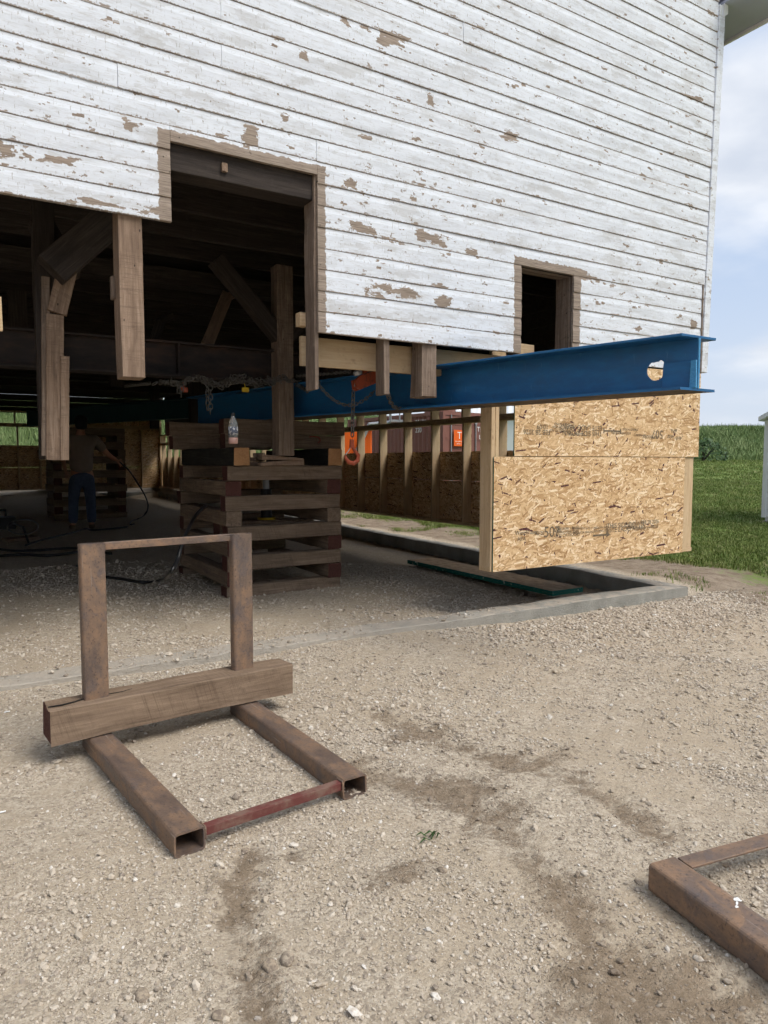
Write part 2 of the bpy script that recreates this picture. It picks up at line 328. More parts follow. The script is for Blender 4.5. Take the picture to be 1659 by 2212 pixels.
def m_osb(t):
    o = t.objc(3.0); x, y, z = t.xyz(o)
    flat = t.n('ShaderNodeCombineXYZ', {0: t.m('ADD', x, y), 1: z, 2: 0.0}).outputs[0]
    pal = [(0.0, (0.34, 0.195, 0.085)), (0.2, (0.48, 0.30, 0.145)), (0.45, (0.60, 0.40, 0.21)), (0.75, (0.70, 0.50, 0.29)), (1.0, (0.84, 0.68, 0.47))]
    base = t.noise(t.scale(flat, (14, 40, 1)), 1.0, 4, .65)
    col = t.ramp(base, [(.3, (0.36, 0.205, 0.09)), (.5, (0.56, 0.365, 0.185)), (.7, (0.68, 0.475, 0.26))]); h = base
    for i, (ang, L_, W_, th) in enumerate([(.1, .11, .030, .15), (.95, .09, .024, .32), (-.85, .10, .026, .32), (.45, .12, .028, .35), (-.35, .11, .026, .35), (1.3, .08, .022, .60), (-1.2, .08, .024, .62),
                                           (.22, .10, .020, .52), (-.6, .09, .019, .60), (-.12, .13, .022, .58)]):
        q = t.scale(flat, (1 / L_, 1 / W_, 1), loc=(i * 3.71, i * 1.37, 0)) if False else t.scale(t.scale(flat, (1, 1, 1), rot=(0, 0, ang)), (1 / L_, 1 / W_, 1), loc=(i * 3.71, i * 1.37, 0))
        qx, qy, _ = t.xyz(q); row = t.m('FLOOR', qy)
        w1 = t.n('ShaderNodeTexWhiteNoise', {'W': t.m('ADD', row, i * 17.3)}, noise_dimensions='1D').outputs['Value']
        x2 = t.m('ADD', qx, t.m('MULTIPLY', w1, 7.3)); cell = t.m('FLOOR', x2); fx = t.m('SUBTRACT', x2, cell); fy = t.m('SUBTRACT', t.m('SUBTRACT', qy, row), .5)
        r, g, b = t.xyz(t.n('ShaderNodeTexWhiteNoise', {'Vector': t.n('ShaderNodeCombineXYZ', {0: cell, 1: row, 2: i * 5.1 + .5}).outputs[0]}, noise_dimensions='3D').outputs['Color'])
        sl = t.m('MULTIPLY', t.m('SUBTRACT', b, .5), .5); fxs = t.m('ADD', fx, t.m('MULTIPLY', fy, sl))
        tilt = t.m('ADD', fy, t.m('MULTIPLY', t.m('SUBTRACT', fx, .5), t.m('MULTIPLY', t.m('SUBTRACT', r, .5), .5)))
        mk = t.m('MULTIPLY', t.m('GREATER_THAN', g, th), t.m('LESS_THAN', t.m('ABSOLUTE', t.m('SUBTRACT', fxs, .5)), t.m('ADD', .22, t.m('MULTIPLY', r, .24))))
        mk = t.m('MULTIPLY', mk, t.m('LESS_THAN', t.m('ABSOLUTE', tilt), t.m('ADD', .20, t.m('MULTIPLY', b, .22))))
        c = t.ramp(t.m('FRACT', t.m('MULTIPLY', g, 13.7)), pal)
        c = t.mix(t.m('GREATER_THAN', t.m('FRACT', t.m('MULTIPLY', r, 29.3)), .955 if i > 4 else .985), c, (0.085, 0.030, 0.030))
        col = t.mix(mk, col, c)
    col = t.mix(t.m('MULTIPLY', t.step(base, .50, .72), .30), col, (0.36, 0.20, 0.09))
    return dict(col=col, rough=0.72, spec=0.25)
M_OSB = material('oriented_strand_board', m_osb)
M_GREEN = material('green_sealed_panel_edge', lambda t: dict(col=t.mix(t.step(t.noise(t.pos(), 14, 2), .64, .68), (0.006, 0.10, 0.075), (0.30, 0.37, 0.32)), rough=0.7))
M_INK = material('dark_printing_ink', lambda t: dict(col=(0.15, 0.115, 0.075), rough=0.8))

def m_bluesteel(t):
    p = t.pos(); n = t.noise(t.scale(p, (3, 3, 8)), 2, 6, .65); s = t.noise(t.scale(p, (4, 4, 60)), 1, 5, .7)
    col = t.mix(t.step(n, .4, .7), (0.008, 0.095, 0.235), (0.012, 0.125, 0.29))
    col = t.mix(t.m('MULTIPLY', t.step(s, .68, .75), .6), col, (0.03, 0.17, 0.20))
    dn = t.noise(p, 2.2, 6, .7); col = t.mix(t.m('MULTIPLY', t.step(dn, .50, .68), .35), col, (0.035, 0.085, 0.14))
    sc_ = t.noise(t.scale(p, (40, 40, 5), rot=(.5, .1, .3)), 1.0, 3, .6); col = t.mix(t.m('MULTIPLY', t.step(sc_, .66, .72), .5), col, (0.06, 0.18, 0.33))
    rs = t.noise(p, 16, 5, .7); col = t.mix(t.step(rs, .70, .75), col, (0.10, 0.06, 0.04))
    return dict(col=col, rough=t.step(n, .3, .8, .42, .65), height=t.m('ADD', s, rs), bump=.15, dist=.002, spec=.45)
M_BLUE = material('blue_painted_steel', m_bluesteel)
M_BLUEW = material('blue_weld_edge', lambda t: dict(col=t.mix(t.noise(t.pos(), 30, 4), (0.03, 0.20, 0.42), (0.09, 0.30, 0.50)), rough=.55, height=t.noise(t.pos(), 70, 4), bump=.8, dist=.006))
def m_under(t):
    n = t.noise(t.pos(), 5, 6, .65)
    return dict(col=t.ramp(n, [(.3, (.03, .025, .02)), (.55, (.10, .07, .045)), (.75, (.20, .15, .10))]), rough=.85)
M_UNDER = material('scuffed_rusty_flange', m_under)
def m_rust(t):
    c = t.objc(5); n = t.noise(t.scale(c, (5, 9, 9)), 1.0, 7, .7); n2 = t.noise(c, 95, 5, .72); n4 = t.noise(t.scale(c, (9, 9, 9)), 1.0, 5, .7, .8)
    col = t.ramp(n, [(.32, (0.10, 0.074, 0.064)), (.45, (0.165, 0.114, 0.085)), (.56, (0.24, 0.152, 0.097)), (.70, (0.31, 0.19, 0.115))])
    col = t.mix(t.m('MULTIPLY', t.step(n4, .52, .62), .55), col, (0.115, 0.095, 0.092))
    col = t.mix(t.m('MULTIPLY', t.step(n4, .36, .28), .5), col, (0.30, 0.155, 0.07))
    col = t.mix(t.m('MULTIPLY', t.step(n2, .54, .64), .6), col, (0.060, 0.045, 0.040)); col = t.mix(t.m('MULTIPLY', t.step(n2, .40, .30), .5), col, (0.36, 0.235, 0.15))
    scr = t.noise(t.scale(c, (3, 130, 60), rot=(.3, .2, .25)), 1.0, 2, .5); col = t.mix(t.m('MULTIPLY', t.step(scr, .68, .74), .5), col, (0.34, 0.29, 0.25))
    return dict(col=col, rough=t.step(n, .3, .7, .45, .72), metal=.2, height=t.m('ADD', n2, n4), bump=.4, dist=.002, spec=.45)
M_RUST = material('rusty_mill_scale_steel', m_rust)
M_REDBAR = material('worn_red_primer_steel', lambda t: dict(col=t.mix(t.step(t.noise(t.objc(5), 9, 6, .7), .42, .62), (0.135, 0.042, 0.036), (0.19, 0.115, 0.088)), rough=.6, height=t.noise(t.pos(), 40, 4), bump=.2, dist=.002))
M_RUSTB = material('dull_rusty_beam', lambda t: dict(col=t.ramp(t.noise(t.scale(t.pos(), (2, 2, 6)), 1.5, 6, .65), [(.3, (.015, .014, .016)), (.5, (.032, .025, .024)), (.7, (.07, .04, .03))]), rough=.75))
def m_conc(t):
    p = t.pos(); n = t.noise(p, 3.5, 7, .65); f = t.noise(p, 60, 4, .6)
    col = t.ramp(n, [(.3, (0.21, 0.205, 0.18)), (.55, (0.30, 0.29, 0.255)), (.75, (0.38, 0.365, 0.32))])
    nz = t.xyz(t.n('ShaderNodeNewGeometry').outputs['Normal'])[2]
    dust = t.m('MULTIPLY', t.step(t.noise(p, 9, 6, .75), .42, .58), t.step(nz, .5, .9))
    xx = t.xyz(p)[0]
    col = t.mix(dust, col, (0.42, 0.365, 0.30)); col = t.mix(t.m('MULTIPLY', t.step(xx, -1.8, -3.6), .6), col, (0.46, 0.405, 0.335))
    return dict(col=col, rough=.9, height=t.m('ADD', f, t.m('MULTIPLY', n, 2.0)), bump=.9, dist=.010, spec=.15)
M_CONC = material('cast_concrete', m_conc)
M_BLACKP = material('black_foundation_face', lambda t: dict(col=(0.012, 0.012, 0.013), rough=.8))

PATCH = [(860, 1563, .12, .06), (960, 1612, .16, .07), (1080, 1640, .18, .06), (1230, 1682, .22, .06), (930, 1700, .22, .07), (1090, 1755, .2, .1), (500, 1990, .07, .12), (575, 2060, .09, .1), (1250, 2100, .2, .07), (1480, 2120, .3, .12), (1390, 2200, .3, .1), (640, 1850, .1, .06), (915, 1590, .30, .11), (1010, 1715, .28, .18), (1165, 1650, .42, .10), (515, 1950, .09, .24), (545, 2120, .13, .16), (1350, 2125, .42, .13), (1590, 2165, .35, .12), (865, 1890, .18, .09), (760, 1660, .22, .08), (1500, 1960, .18, .10)]
PATCHW = [(PZ(a, b).x, PZ(a, b).y, c * .8, d * .8) for a, b, c, d in PATCH]
TRACKS = [([(825, 1552), (900, 1582), (990, 1615), (1100, 1650), (1230, 1690), (1330, 1740), (1420, 1800)], .10), ([(800, 1680), (880, 1695), (960, 1720), (1060, 1765), (1130, 1830), (1200, 1920), (1290, 2030), (1400, 2110), (1560, 2160), (1700, 2200)], .13),
          ([(545, 1850), (525, 1920), (505, 1980), (505, 2020), (535, 2080), (545, 2150), (565, 2230)], .075), ([(1010, 1690), (1030, 1740), (1010, 1790)], .06)]
TRACKW = [([(PZ(a, b).x, PZ(a, b).y) for a, b in pl_], wd__) for pl_, wd__ in TRACKS]
def trackf(x, y):
    x = np.asarray(x, float); y = np.asarray(y, float); best = np.full(np.broadcast(x, y).shape, -.6)
    for pl_, wd__ in TRACKW:
        for (ax, ay), (bx, by) in zip(pl_[:-1], pl_[1:]):
            ux, uy = bx - ax, by - ay; tt = np.clip(((x - ax) * ux + (y - ay) * uy) / (ux * ux + uy * uy), 0, 1)
            best = np.maximum(best, 1 - np.hypot(x - ax - tt * ux, y - ay - tt * uy) / wd__)
    return best
def gravelcol(t, p):
    v1 = t.vor(t.scale(p, (1, 1, .3)), 55, 1.0); r1 = t.xyz(v1.outputs['Color'])[0]
    v2 = t.vor(t.scale(p, (1, 1, .3)), 130, 1.0); r2 = t.xyz(v2.outputs['Color'])[1]
    f = t.m('ADD', t.m('MULTIPLY', r1, .5), t.m('MULTIPLY', r2, .5))
    c = t.ramp(f, [(.1, (0.27, 0.228, 0.182)), (.35, (0.395, 0.330, 0.252)), (.6, (0.495, 0.422, 0.327)), (.85, (0.575, 0.500, 0.398))])
    h = t.m('SUBTRACT', 1.0, t.m('ADD', t.m('MULTIPLY', v1.outputs['Distance'], .7), t.m('MULTIPLY', v2.outputs['Distance'], .4)))
    return c, h
def wetmask(t, p, kind='GEOMETRY'):
    a = t.n('ShaderNodeAttribute', attribute_type=kind, attribute_name='wet').outputs['Fac']
    return t.step(t.m('ADD', a, t.m('ADD', t.m('MULTIPLY', t.m('SUBTRACT', t.noise(p, 3.2, 3, .6), .5), 2.0), t.m('MULTIPLY', t.m('SUBTRACT', t.noise(p, 17, 5, .75), .5), 2.2))), 0.15, 0.75)
def m_ground(t):
    p = t.pos(); x, y, z = t.xyz(p)
    gc, gh = gravelcol(t, p)
    n1 = t.noise(p, 1.1, 5, .6); n2 = t.noise(p, 7, 6, .65); n3 = t.noise(p, 70, 5, .75)
    sand = t.ramp(n3, [(.3, (0.315, 0.26, 0.20)), (.5, (0.435, 0.358, 0.264)), (.7, (0.515, 0.432, 0.328))])
    col = t.mix(t.step(t.m('ADD', n1, t.m('MULTIPLY', t.m('SUBTRACT', n2, .5), .8)), .44, .62, .15, .95), gc, sand)
    wet = wetmask(t, p)
    clod = t.noise(p, 24, 6, .78); damp = t.ramp(clod, [(.34, (0.115, 0.078, 0.048)), (.5, (0.205, 0.148, 0.096)), (.66, (0.34, 0.262, 0.185))])
    col = t.mix(t.m('MULTIPLY', wet, .74), col, damp); tan_ = t.noise(p, .75, 4, .6); col = t.mix(t.m('MULTIPLY', t.step(tan_, .48, .66), .14), col, (0.37, 0.285, 0.195))
    # soil beside the foundation, then mown lawn
    xn = t.m('ADD', x, t.m('MULTIPLY', t.m('SUBTRACT', n1, .5), .5))
    soil = t.ramp(n2, [(.3, (0.155, 0.115, 0.080)), (.5, (0.26, 0.205, 0.15)), (.7, (0.34, 0.28, 0.21))])
    outside = t.m('MAXIMUM', t.step(xn, .22, .42), t.step(y, 20.15, 20.35))
    col = t.mix(outside, col, soil)
    gr1 = t.noise(t.scale(p, (1, 1, 1)), 0.35, 5, .6); gr2 = t.noise(p, 3.5, 6, .7)
    lawn = t.ramp(t.m('ADD', t.m('MULTIPLY', gr1, .55), t.m('MULTIPLY', gr2, .45)), [(.32, (0.085, 0.13, 0.034)), (.5, (0.15, 0.205, 0.056)), (.66, (0.25, 0.28, 0.105))])
    rr_ = t.n('ShaderNodeVectorMath', {0: t.v('SUBTRACT', p, (CAM.x, CAM.y, 0))}, operation='LENGTH').outputs['Value']
    lawn = t.mix(t.step(rr_, 50, 54), lawn, (0.16, 0.215, 0.085))
    gx = t.m('ADD', t.m('ADD', x, t.m('MULTIPLY', t.m('SUBTRACT', n1, .5), 2.6)), t.m('MULTIPLY', t.m('SUBTRACT', n2, .5), 2.2))
    grass = t.m('MAXIMUM', t.step(gx, 1.25, 1.9), t.step(y, 20.4, 21.2))
    col = t.mix(grass, col, lawn)
    h = t.m('ADD', t.m('MULTIPLY', gh, .5), t.m('ADD', n3, t.m('ADD', t.m('MULTIPLY', n2, 1.2), t.m('MULTIPLY', clod, t.m('ADD', .3, t.m('MULTIPLY', wet, 2.2))))))
    return dict(col=col, rough=.95, height=h, bump=.7, dist=.012, spec=.1)
M_GROUND = material('gravel_soil_and_lawn', m_ground)
def m_stone(t):
    r = t.rnd(); p = t.pos(); f = t.noise(p, 90, 3, .6)
    c = t.ramp(r, [(0, (0.23, 0.19, 0.15)), (.12, (0.34, 0.288, 0.232)), (.4, (0.455, 0.385, 0.298)), (.7, (0.535, 0.462, 0.368)), (.93, (0.605, 0.54, 0.448)), (1, (0.70, 0.665, 0.61))])
    c = t.mix(t.step(f, .4, .7), c, (0.43, 0.365, 0.292))
    c = t.mix(t.m('MULTIPLY', t.n('ShaderNodeAttribute', attribute_type='INSTANCER', attribute_name='wet').outputs['Fac'], .6), c, (0.13, 0.09, 0.058))
    return dict(col=c, rough=.9, spec=.15)
M_STONE = material('crushed_limestone', m_stone)
M_COBBLE = material('rounded_cobble', lambda t: dict(col=t.mix(t.step(t.noise(t.objc(), 70, 6, .72), .40, .62), t.mix(t.rnd(), (0.30, 0.22, 0.14), (0.40, 0.34, 0.26)), (0.19, 0.15, 0.115)), rough=.85, height=t.noise(t.pos(), 140, 5, .7), bump=.6, dist=.003))
M_GRASS = material('lawn_grass_blade', lambda t: dict(col=t.ramp(t.rnd(), [(0, (0.08, 0.13, 0.028)), (.5, (0.16, 0.22, 0.055)), (.85, (0.25, 0.285, 0.09)), (1, (0.33, 0.31, 0.16))]), rough=.7, spec=.2))
M_CROP = material('tall_crop_blade', lambda t: dict(col=t.ramp(t.rnd(), [(0, (0.09, 0.15, 0.045)), (.5, (0.17, 0.24, 0.085)), (1, (0.28, 0.34, 0.15))]), rough=.7, spec=.2))
M_CHAIN = material('galvanised_chain', lambda t: dict(col=t.mix(t.noise(t.pos(), 40, 4), (0.16, 0.155, 0.145), (0.085, 0.075, 0.065)), rough=.5, metal=.6))
M_ORANGE = material('worn_orange_paint', lambda t: dict(col=t.mix(t.step(t.noise(t.pos(), 26, 5, .65), .52, .66), (0.30, 0.062, 0.028), (0.13, 0.05, 0.03)), rough=.55))
M_DARK = material('black_plastic', lambda t: dict(col=(0.014, 0.014, 0.015), rough=.5))
M_HOSE = material('black_rubber_hose', lambda t: dict(col=(0.012, 0.012, 0.013), rough=.38, spec=.5))
M_YELLOW = material('yellow_paint', lambda t: dict(col=(0.50, 0.34, 0.02), rough=.5))
M_STEEL = material('grey_galvanised_steel', lambda t: dict(col=(0.36, 0.37, 0.38), rough=.45, metal=.5))
M_WHITEP = material('white_plastic', lambda t: dict(col=(0.75, 0.75, 0.74), rough=.5))
M_GLASS = material('clear_bottle_plastic', lambda t: dict(col=(0.86, 0.9, 0.9), rough=.08, trans=.85, spec=.5))
M_PINK = material('pink_bottle_base', lambda t: dict(col=(0.34, 0.20, 0.165), rough=.5))
M_PAPER = material('bottle_label_paper', lambda t: dict(col=t.mix(t.step(t.noise(t.pos(), 60, 3), .45, .55), (0.42, 0.42, 0.43), (0.08, 0.09, 0.12)), rough=.6))
M_SKIN = material('skin', lambda t: dict(col=(0.45, 0.235, 0.155), rough=.6, sss=.1))
M_SHIRT = material('brown_cotton', lambda t: dict(col=t.mix(t.noise(t.objc(), 14, 5), (0.16, 0.125, 0.10), (0.26, 0.21, 0.17)), rough=.95))
M_JEAN = material('blue_denim', lambda t: dict(col=t.mix(t.noise(t.objc(), 22, 5), (0.03, 0.045, 0.085), (0.075, 0.105, 0.165)), rough=.95))
M_CAP = material('black_cap_fabric', lambda t: dict(col=(0.012, 0.012, 0.014), rough=.9))
M_BOOT = material('tan_boot_leather', lambda t: dict(col=(0.13, 0.085, 0.05), rough=.7))
M_CONT = material('brown_container_paint', lambda t: dict(col=t.mix(t.noise(t.scale(t.pos(), (1, 1, .4)), 2.5, 5, .6), (0.19, 0.075, 0.058), (0.25, 0.115, 0.09)), rough=.6))
M_LETTER = material('white_lettering_paint', lambda t: dict(col=(0.78, 0.78, 0.76), rough=.6))
M_SIGNO = material('orange_sign', lambda t: dict(col=(0.78, 0.13, 0.015), rough=.5))
M_METALW = material('white_ribbed_metal', lambda t: dict(col=(0.70, 0.72, 0.72), rough=.5))
M_GREYFLOOR = material('shed_foundation_stone', lambda t: dict(col=t.ramp(t.noise(t.pos(), 9, 4), [(.3, (.10, .09, .08)), (.7, (.34, .31, .27))]), rough=.9))
M_LEAF = material('dark_green_leaf', lambda t: dict(col=t.ramp(t.rnd(), [(0, (0.018, 0.045, 0.012)), (1, (0.05, 0.10, 0.025))]), rough=.6))

# ------------------------------------------------------------------ ground
def sm(x): x = np.clip(x, 0, 1); return x * x * (3 - 2 * x)
def gz(x, y):
    x = np.asarray(x, float); y = np.asarray(y, float)
    und = .010 * (np.sin(1.7 * x + .6) * np.sin(1.3 * y + 1) + .6 * np.sin(3.1 * x + 2.2 * y) + .45 * np.sin(5.3 * y - 2.1 * x) + .25 * np.sin(9.1 * x + 4 * y)) + .0035 * (np.sin(17 * x + 6 * np.sin(3.1 * y)) * np.sin(13 * y + 5 * np.sin(2.3 * x)) + .7 * np.sin(31 * x - 11 * y) * np.sin(23 * y + 7 * x))
    tf = np.clip(trackf(x, y), -.6, 1); und = und + .030 * sm((x + 2.2) / 1.6) * np.exp(-((y + .16) / .22) ** 2) * (y < 0) - .010 * sm(tf) + .006 * np.exp(-((tf + .2) / .22) ** 2) * (tf > -.59)
    r = np.hypot(x - CAM.x, y - CAM.y); right = sm((x + 4.5) / 4.2)
    rise = 1.05 * sm((r - 12) / 40)
    ang = np.arctan2(x - CAM.x, y - CAM.y)
    hill = (2.9 + 2.9 * sm((1.0 - ang) / 1.0)) * sm((r - 52) / 34) + .35 * np.sin(x * .09) * sm((r - 60) / 20)
    out = -.10 * right * (1 - sm((y + .2) / .7)) + .0095 * np.clip(y, 0, 60) * (r < 1e9) + und + rise + hill
    ins = .0095 * np.clip(y, 0, 22) - .15 * sm((x + 3.2) / 2.7) + und * .8
    wi = sm((y - .04) / .12) * sm((-.04 - x) / .12) * (1 - sm((y - 20.05) / .2))
    return out * (1 - wi) + ins * wi
def g1(x, y): return float(gz(x, y))

head = math.atan2(FWH.x, FWH.y)
angs = np.concatenate([np.linspace(head - .62, head + .62, 330), np.linspace(head + .62, head - .62 + 2 * math.pi, 92)[1:-1]])
rads = np.concatenate([np.geomspace(.5, 8, 150), np.geomspace(8, 30, 70)[1:], np.geomspace(30, 600, 60)[1:]])
A, Rr = np.meshgrid(angs, rads); gx_, gy_ = CAM.x + Rr * np.sin(A), CAM.y + Rr * np.cos(A)
gv = np.stack([gx_, gy_, gz(gx_, gy_)], -1).reshape(-1, 3); na = len(angs)
gi = np.arange(len(rads) - 1)[:, None] * na; gj = np.arange(na)[None, :]; gj2 = (gj + 1) % na
gf = np.stack([gi + gj, gi + na + gj, gi + na + gj2, gi + gj2], -1).reshape(-1, 4)
gme = bpy.data.meshes.new('ground'); c0 = len(gv)
gme.from_pydata(gv.tolist() + [(CAM.x, CAM.y, g1(CAM.x, CAM.y))], [], gf.tolist() + [[c0, j, (j + 1) % na] for j in range(na)])
gme.polygons.foreach_set('use_smooth', [True] * len(gme.polygons))
if gme.polygons[0].normal.z < 0: gme.flip_normals()
def wetf(x, y):
    k = np.full(np.shape(x), -.6)
    for cx, cy, rx, ry in PATCHW: k = np.maximum(k, 1 - np.hypot((x - cx) / rx, (y - cy) / ry))
    return np.maximum(k * .9, trackf(x, y) * .72)
wa = gme.attributes.new('wet', 'FLOAT', 'POINT'); wa.data.foreach_set('value', np.append(wetf(gv[:, 0], gv[:, 1]), -.6).astype(np.float32))
ground = struct(obj('ground', gme, M_GROUND))

# ------------------------------------------------------------------ foundation
def ftop(y): return .03 + .0095 * max(y, 0)
def found_run(pts_in, pts_out, nm):
    mb = MB(); n = len(pts_in); vs = []
    for (ax, ay), (bx, by) in zip(pts_out, pts_in):
        j = random.uniform(-.008, .006)
        vs += [(ax, ay, -.5), (ax, ay, ftop(ay) + j), (ax, ay, ftop(ay) + j)]
        vs[-1] = (ax + (bx - ax) * .04, ay + (by - ay) * .04, ftop(ay) + j + .004)
        vs += [(bx, by, ftop(by) + j), (bx, by, -.5)]
    fs = []; mi = []
    for i in range(n - 1):
        a, b = i * 5, (i + 1) * 5
        for k in range(4): fs.append((a + k, b + k, b + k + 1, a + k + 1))
    fs += [(0, 1, 2, 3, 4), tuple((n - 1) * 5 + k for k in (4, 3, 2, 1, 0))]
    mb.add(vs, fs); return mb.mesh('foundation')
foundation = empty('foundation_wall', (0, 0, 0)); struct(foundation)
xs = np.linspace(-10.4, 0.0, 60); xs2 = np.linspace(-10.2, -.2, 60)
fw = lambda i: random.uniform(-.006, .006)
obj('front_footing_wall', found_run([(a, .215 + fw(0)) for a in xs2], [(a, 0 + fw(0)) for a in xs], 'f'), M_CONC, foundation)
ys = np.linspace(0.0025, 20.2, 60); ys2 = np.linspace(.2175, 20.0, 60)
obj('side_footing_wall', found_run([(-.2 + fw(0) * .5, a) for a in ys2], [(0.0, a) for a in ys], 's'), M_CONC, foundation)
obj('rear_footing_wall', found_run([(a, 20.0) for a in xs2[:]], [(a, 20.2) for a in xs], 'b'), M_CONC, foundation)
obj('far_footing_wall', found_run([(-10.2, a) for a in ys2], [(-10.4, a) for a in ys], 'b'), M_CONC, foundation)

# ------------------------------------------------------------------ barn
barn = empty('barn', (0, 0, 2.1))
tag(barn, 'old barn with peeling white clapboard siding raised on steel beams', 'barn')
fwm = MB()                                                  # sheathing behind the clapboards
XE = lambda z: .090 + .030 * (z - 2.1)
for x0, x1, z0, z1 in [(-10.2, -4.96, 2.665, 5.5), (-4.96, -3.98, 3.13, 5.5), (-3.98, -2.225, 2.115, 5.5), (-2.225, -1.61, 2.78, 5.5), (-1.61, .05, 2.115, 5.5), (-10.2, -.03, 5.502, 6.33)]:
    fwm.box(x0, x1, .0265, .042, z0, z1)
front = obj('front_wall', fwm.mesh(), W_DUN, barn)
def clap(x0, x1, z0, z1, clip=None):
    """one drop-siding board; outer face at y = 0"""
    H = z1 - z0; prof = [(.026, .002), (.002, .002), (0, .004), (0, .70 * H), (.002, .78 * H), (.0045, .88 * H), (.0062, H + .008), (.026, H + .008)]
    if clip is not None:
        c = clip - z0; keep = [(y, h) for y, h in prof if h > c + .002]; prof = [(.026, c), (.0 if c < .7 * H else .005, c)] + keep
    n = max(2, int((x1 - x0) / .28)); vs = []; dy = random.uniform(-.0015, .0015); dz = random.uniform(-.0015, .0015)
    ph = random.uniform(0, 6)
    for i in range(n + 1):
        u = i / n; wob = .0016 * math.sin(ph + 7 * u) + random.uniform(-.0012, .0012); wz = random.uniform(-.0014, .0014)
        for y, h in prof: vs.append((x0 + (x1 - x0) * u, y + (wob + dy) * (y < .025), z0 + h + (wz + dz) * (h < .01 or clip is not None and h < (clip - z0) + .002)))
    k = len(prof); fs = [(i * k + j, (i + 1) * k + j, (i + 1) * k + (j + 1) % k, i * k + (j + 1) % k) for i in range(n) for j in range(k)]
    fs += [tuple(range(k)), tuple(n * k + j for j in range(k - 1, -1, -1))]
    mb = MB(); mb.add(vs, fs); return mb.mesh('siding_board')
JOINT = {}
for kk, px in [(13, 480), (11, 480), (8, 683), (9, 255), (15, 1000), (16, 1000), (18, 1000), (14, 1000)]: JOINT.setdefault(kk, []).append(PY(px, 200, 0).x)
for k in range(0, 31):
    z0 = ZB0 + PITCHZ * k; z1 = z0 + PITCHZ
    xr = min(XE(z0), 6.34 - z1)
    if z0 < 2.60: spans = [(-3.985, -2.205), (-1.632, xr)]
    elif z1 < 2.80: spans = [(-10.2, -4.936), (-3.985, -2.205), (-1.632, xr)]
    elif z1 < 3.10: spans = [(-10.2, -4.936), (-3.985, xr)]
    elif z0 < 3.10: spans = [(-10.2, -4.936), (-4.9355, -3.9855), (-3.985, xr)]
    else: spans = [(-10.2, xr)]
    for si, (a, b) in enumerate(spans):
        clipz = 3.113 if (z0 < 3.10 <= z1 and si == 1) else None
        cuts = [a]
        cand = sorted(JOINT.get(k, []) + [random.uniform(-9.5, -6.4)] + ([random.uniform(-5.6, -1.0)] if (k not in JOINT and z0 > 3.2 and random.random() < .5) else []))
        for j in cand:
            if cuts[-1] + .5 < j < b - .5: cuts.append(j)
        cuts.append(b)
        for c0_, c1_ in zip(cuts[:-1], cuts[1:]):
            obj('siding_board', clap(c0_ + .0008 + random.uniform(0, .0008), c1_ - .0008, z0, z1, clipz), M_SIDING, front)
gm = MB(); zt = ZB0 + 31 * PITCHZ
gm.prism([(-10.19, zt + .009), (-5.1, 11.42), (-.03, zt + .009)], .004, .03)
obj('gable_wall', gm.mesh(), M_SIDING, barn)
# corner board, leaning out a little with the wall
cb = MB(); cz = [2.10, 3.0, 4.0, 5.0, 5.5]
vs = []
for z in cz:
    a = .085 + .030 * (z - 2.1); vs += [(a, -.012, z), (a + .088, -.012, z), (a + .088, .10, z), (a + .066, .10, z), (a + .066, .014, z), (a, .014, z)]
cb.add(vs, [(i * 6 + j, i * 6 + (j + 1) % 6, (i + 1) * 6 + (j + 1) % 6, (i + 1) * 6 + j) for i in range(4) for j in range(6)] + [tuple(range(6)), tuple(24 + j for j in range(6))])
obj('corner_board', bevel_mesh(cb.mesh(), .003, 1), M_CORNER, barn)
cs = MB(); cs.box(.070, .0845, -.008, .0, 2.1, 2.92); obj('corner_batten', cs.mesh(), W_OLD, barn)
# side, rear and far walls: horizontal plank rows
def plankwall(nm, ax, at, a0, a1, z0, z1, mt):
    mb = MB(); z = z0
    while z < z1 - .02:
        h = min(.19, z1 - z); t = random.uniform(0, .006)
        if ax == 'x': mb.box(at + t, at + .03 + t, a0, a1, z, z + h - .006)
        else: mb.box(a0, a1, at + t, at + .03 + t, z, z + h - .006)
        z += .19
    return obj(nm, mb.mesh(), mt, barn)
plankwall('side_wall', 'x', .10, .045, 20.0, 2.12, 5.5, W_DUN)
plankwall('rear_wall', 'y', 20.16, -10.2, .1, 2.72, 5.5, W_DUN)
plankwall('unseen_far_wall', 'x', -10.24, .045, 20.0, 2.12, 5.5, W_DUN)  # unseen wall, included to block light from the far side
# loft floor and joists
lf = MB()
for i in range(66): lf.box(-10.15, .09, .06 + i * .303, .06 + i * .303 + .297, 3.36, 3.385)
loft = obj('loft_floor', lf.mesh(), W_DUN, barn)
for i in range(22):
    y = .55 + i * .62
    member('joist', (-10.1, y, 3.24), (.08, y, 3.24), .055, .235, W_DUN, loft, var=i % 3)
for y in (.12, 2.85, 6.2, 10.0, 14): member('girt', (-10.1, y, 3.04), (.05, y, 3.04), .16, .16, W_DUN, barn)
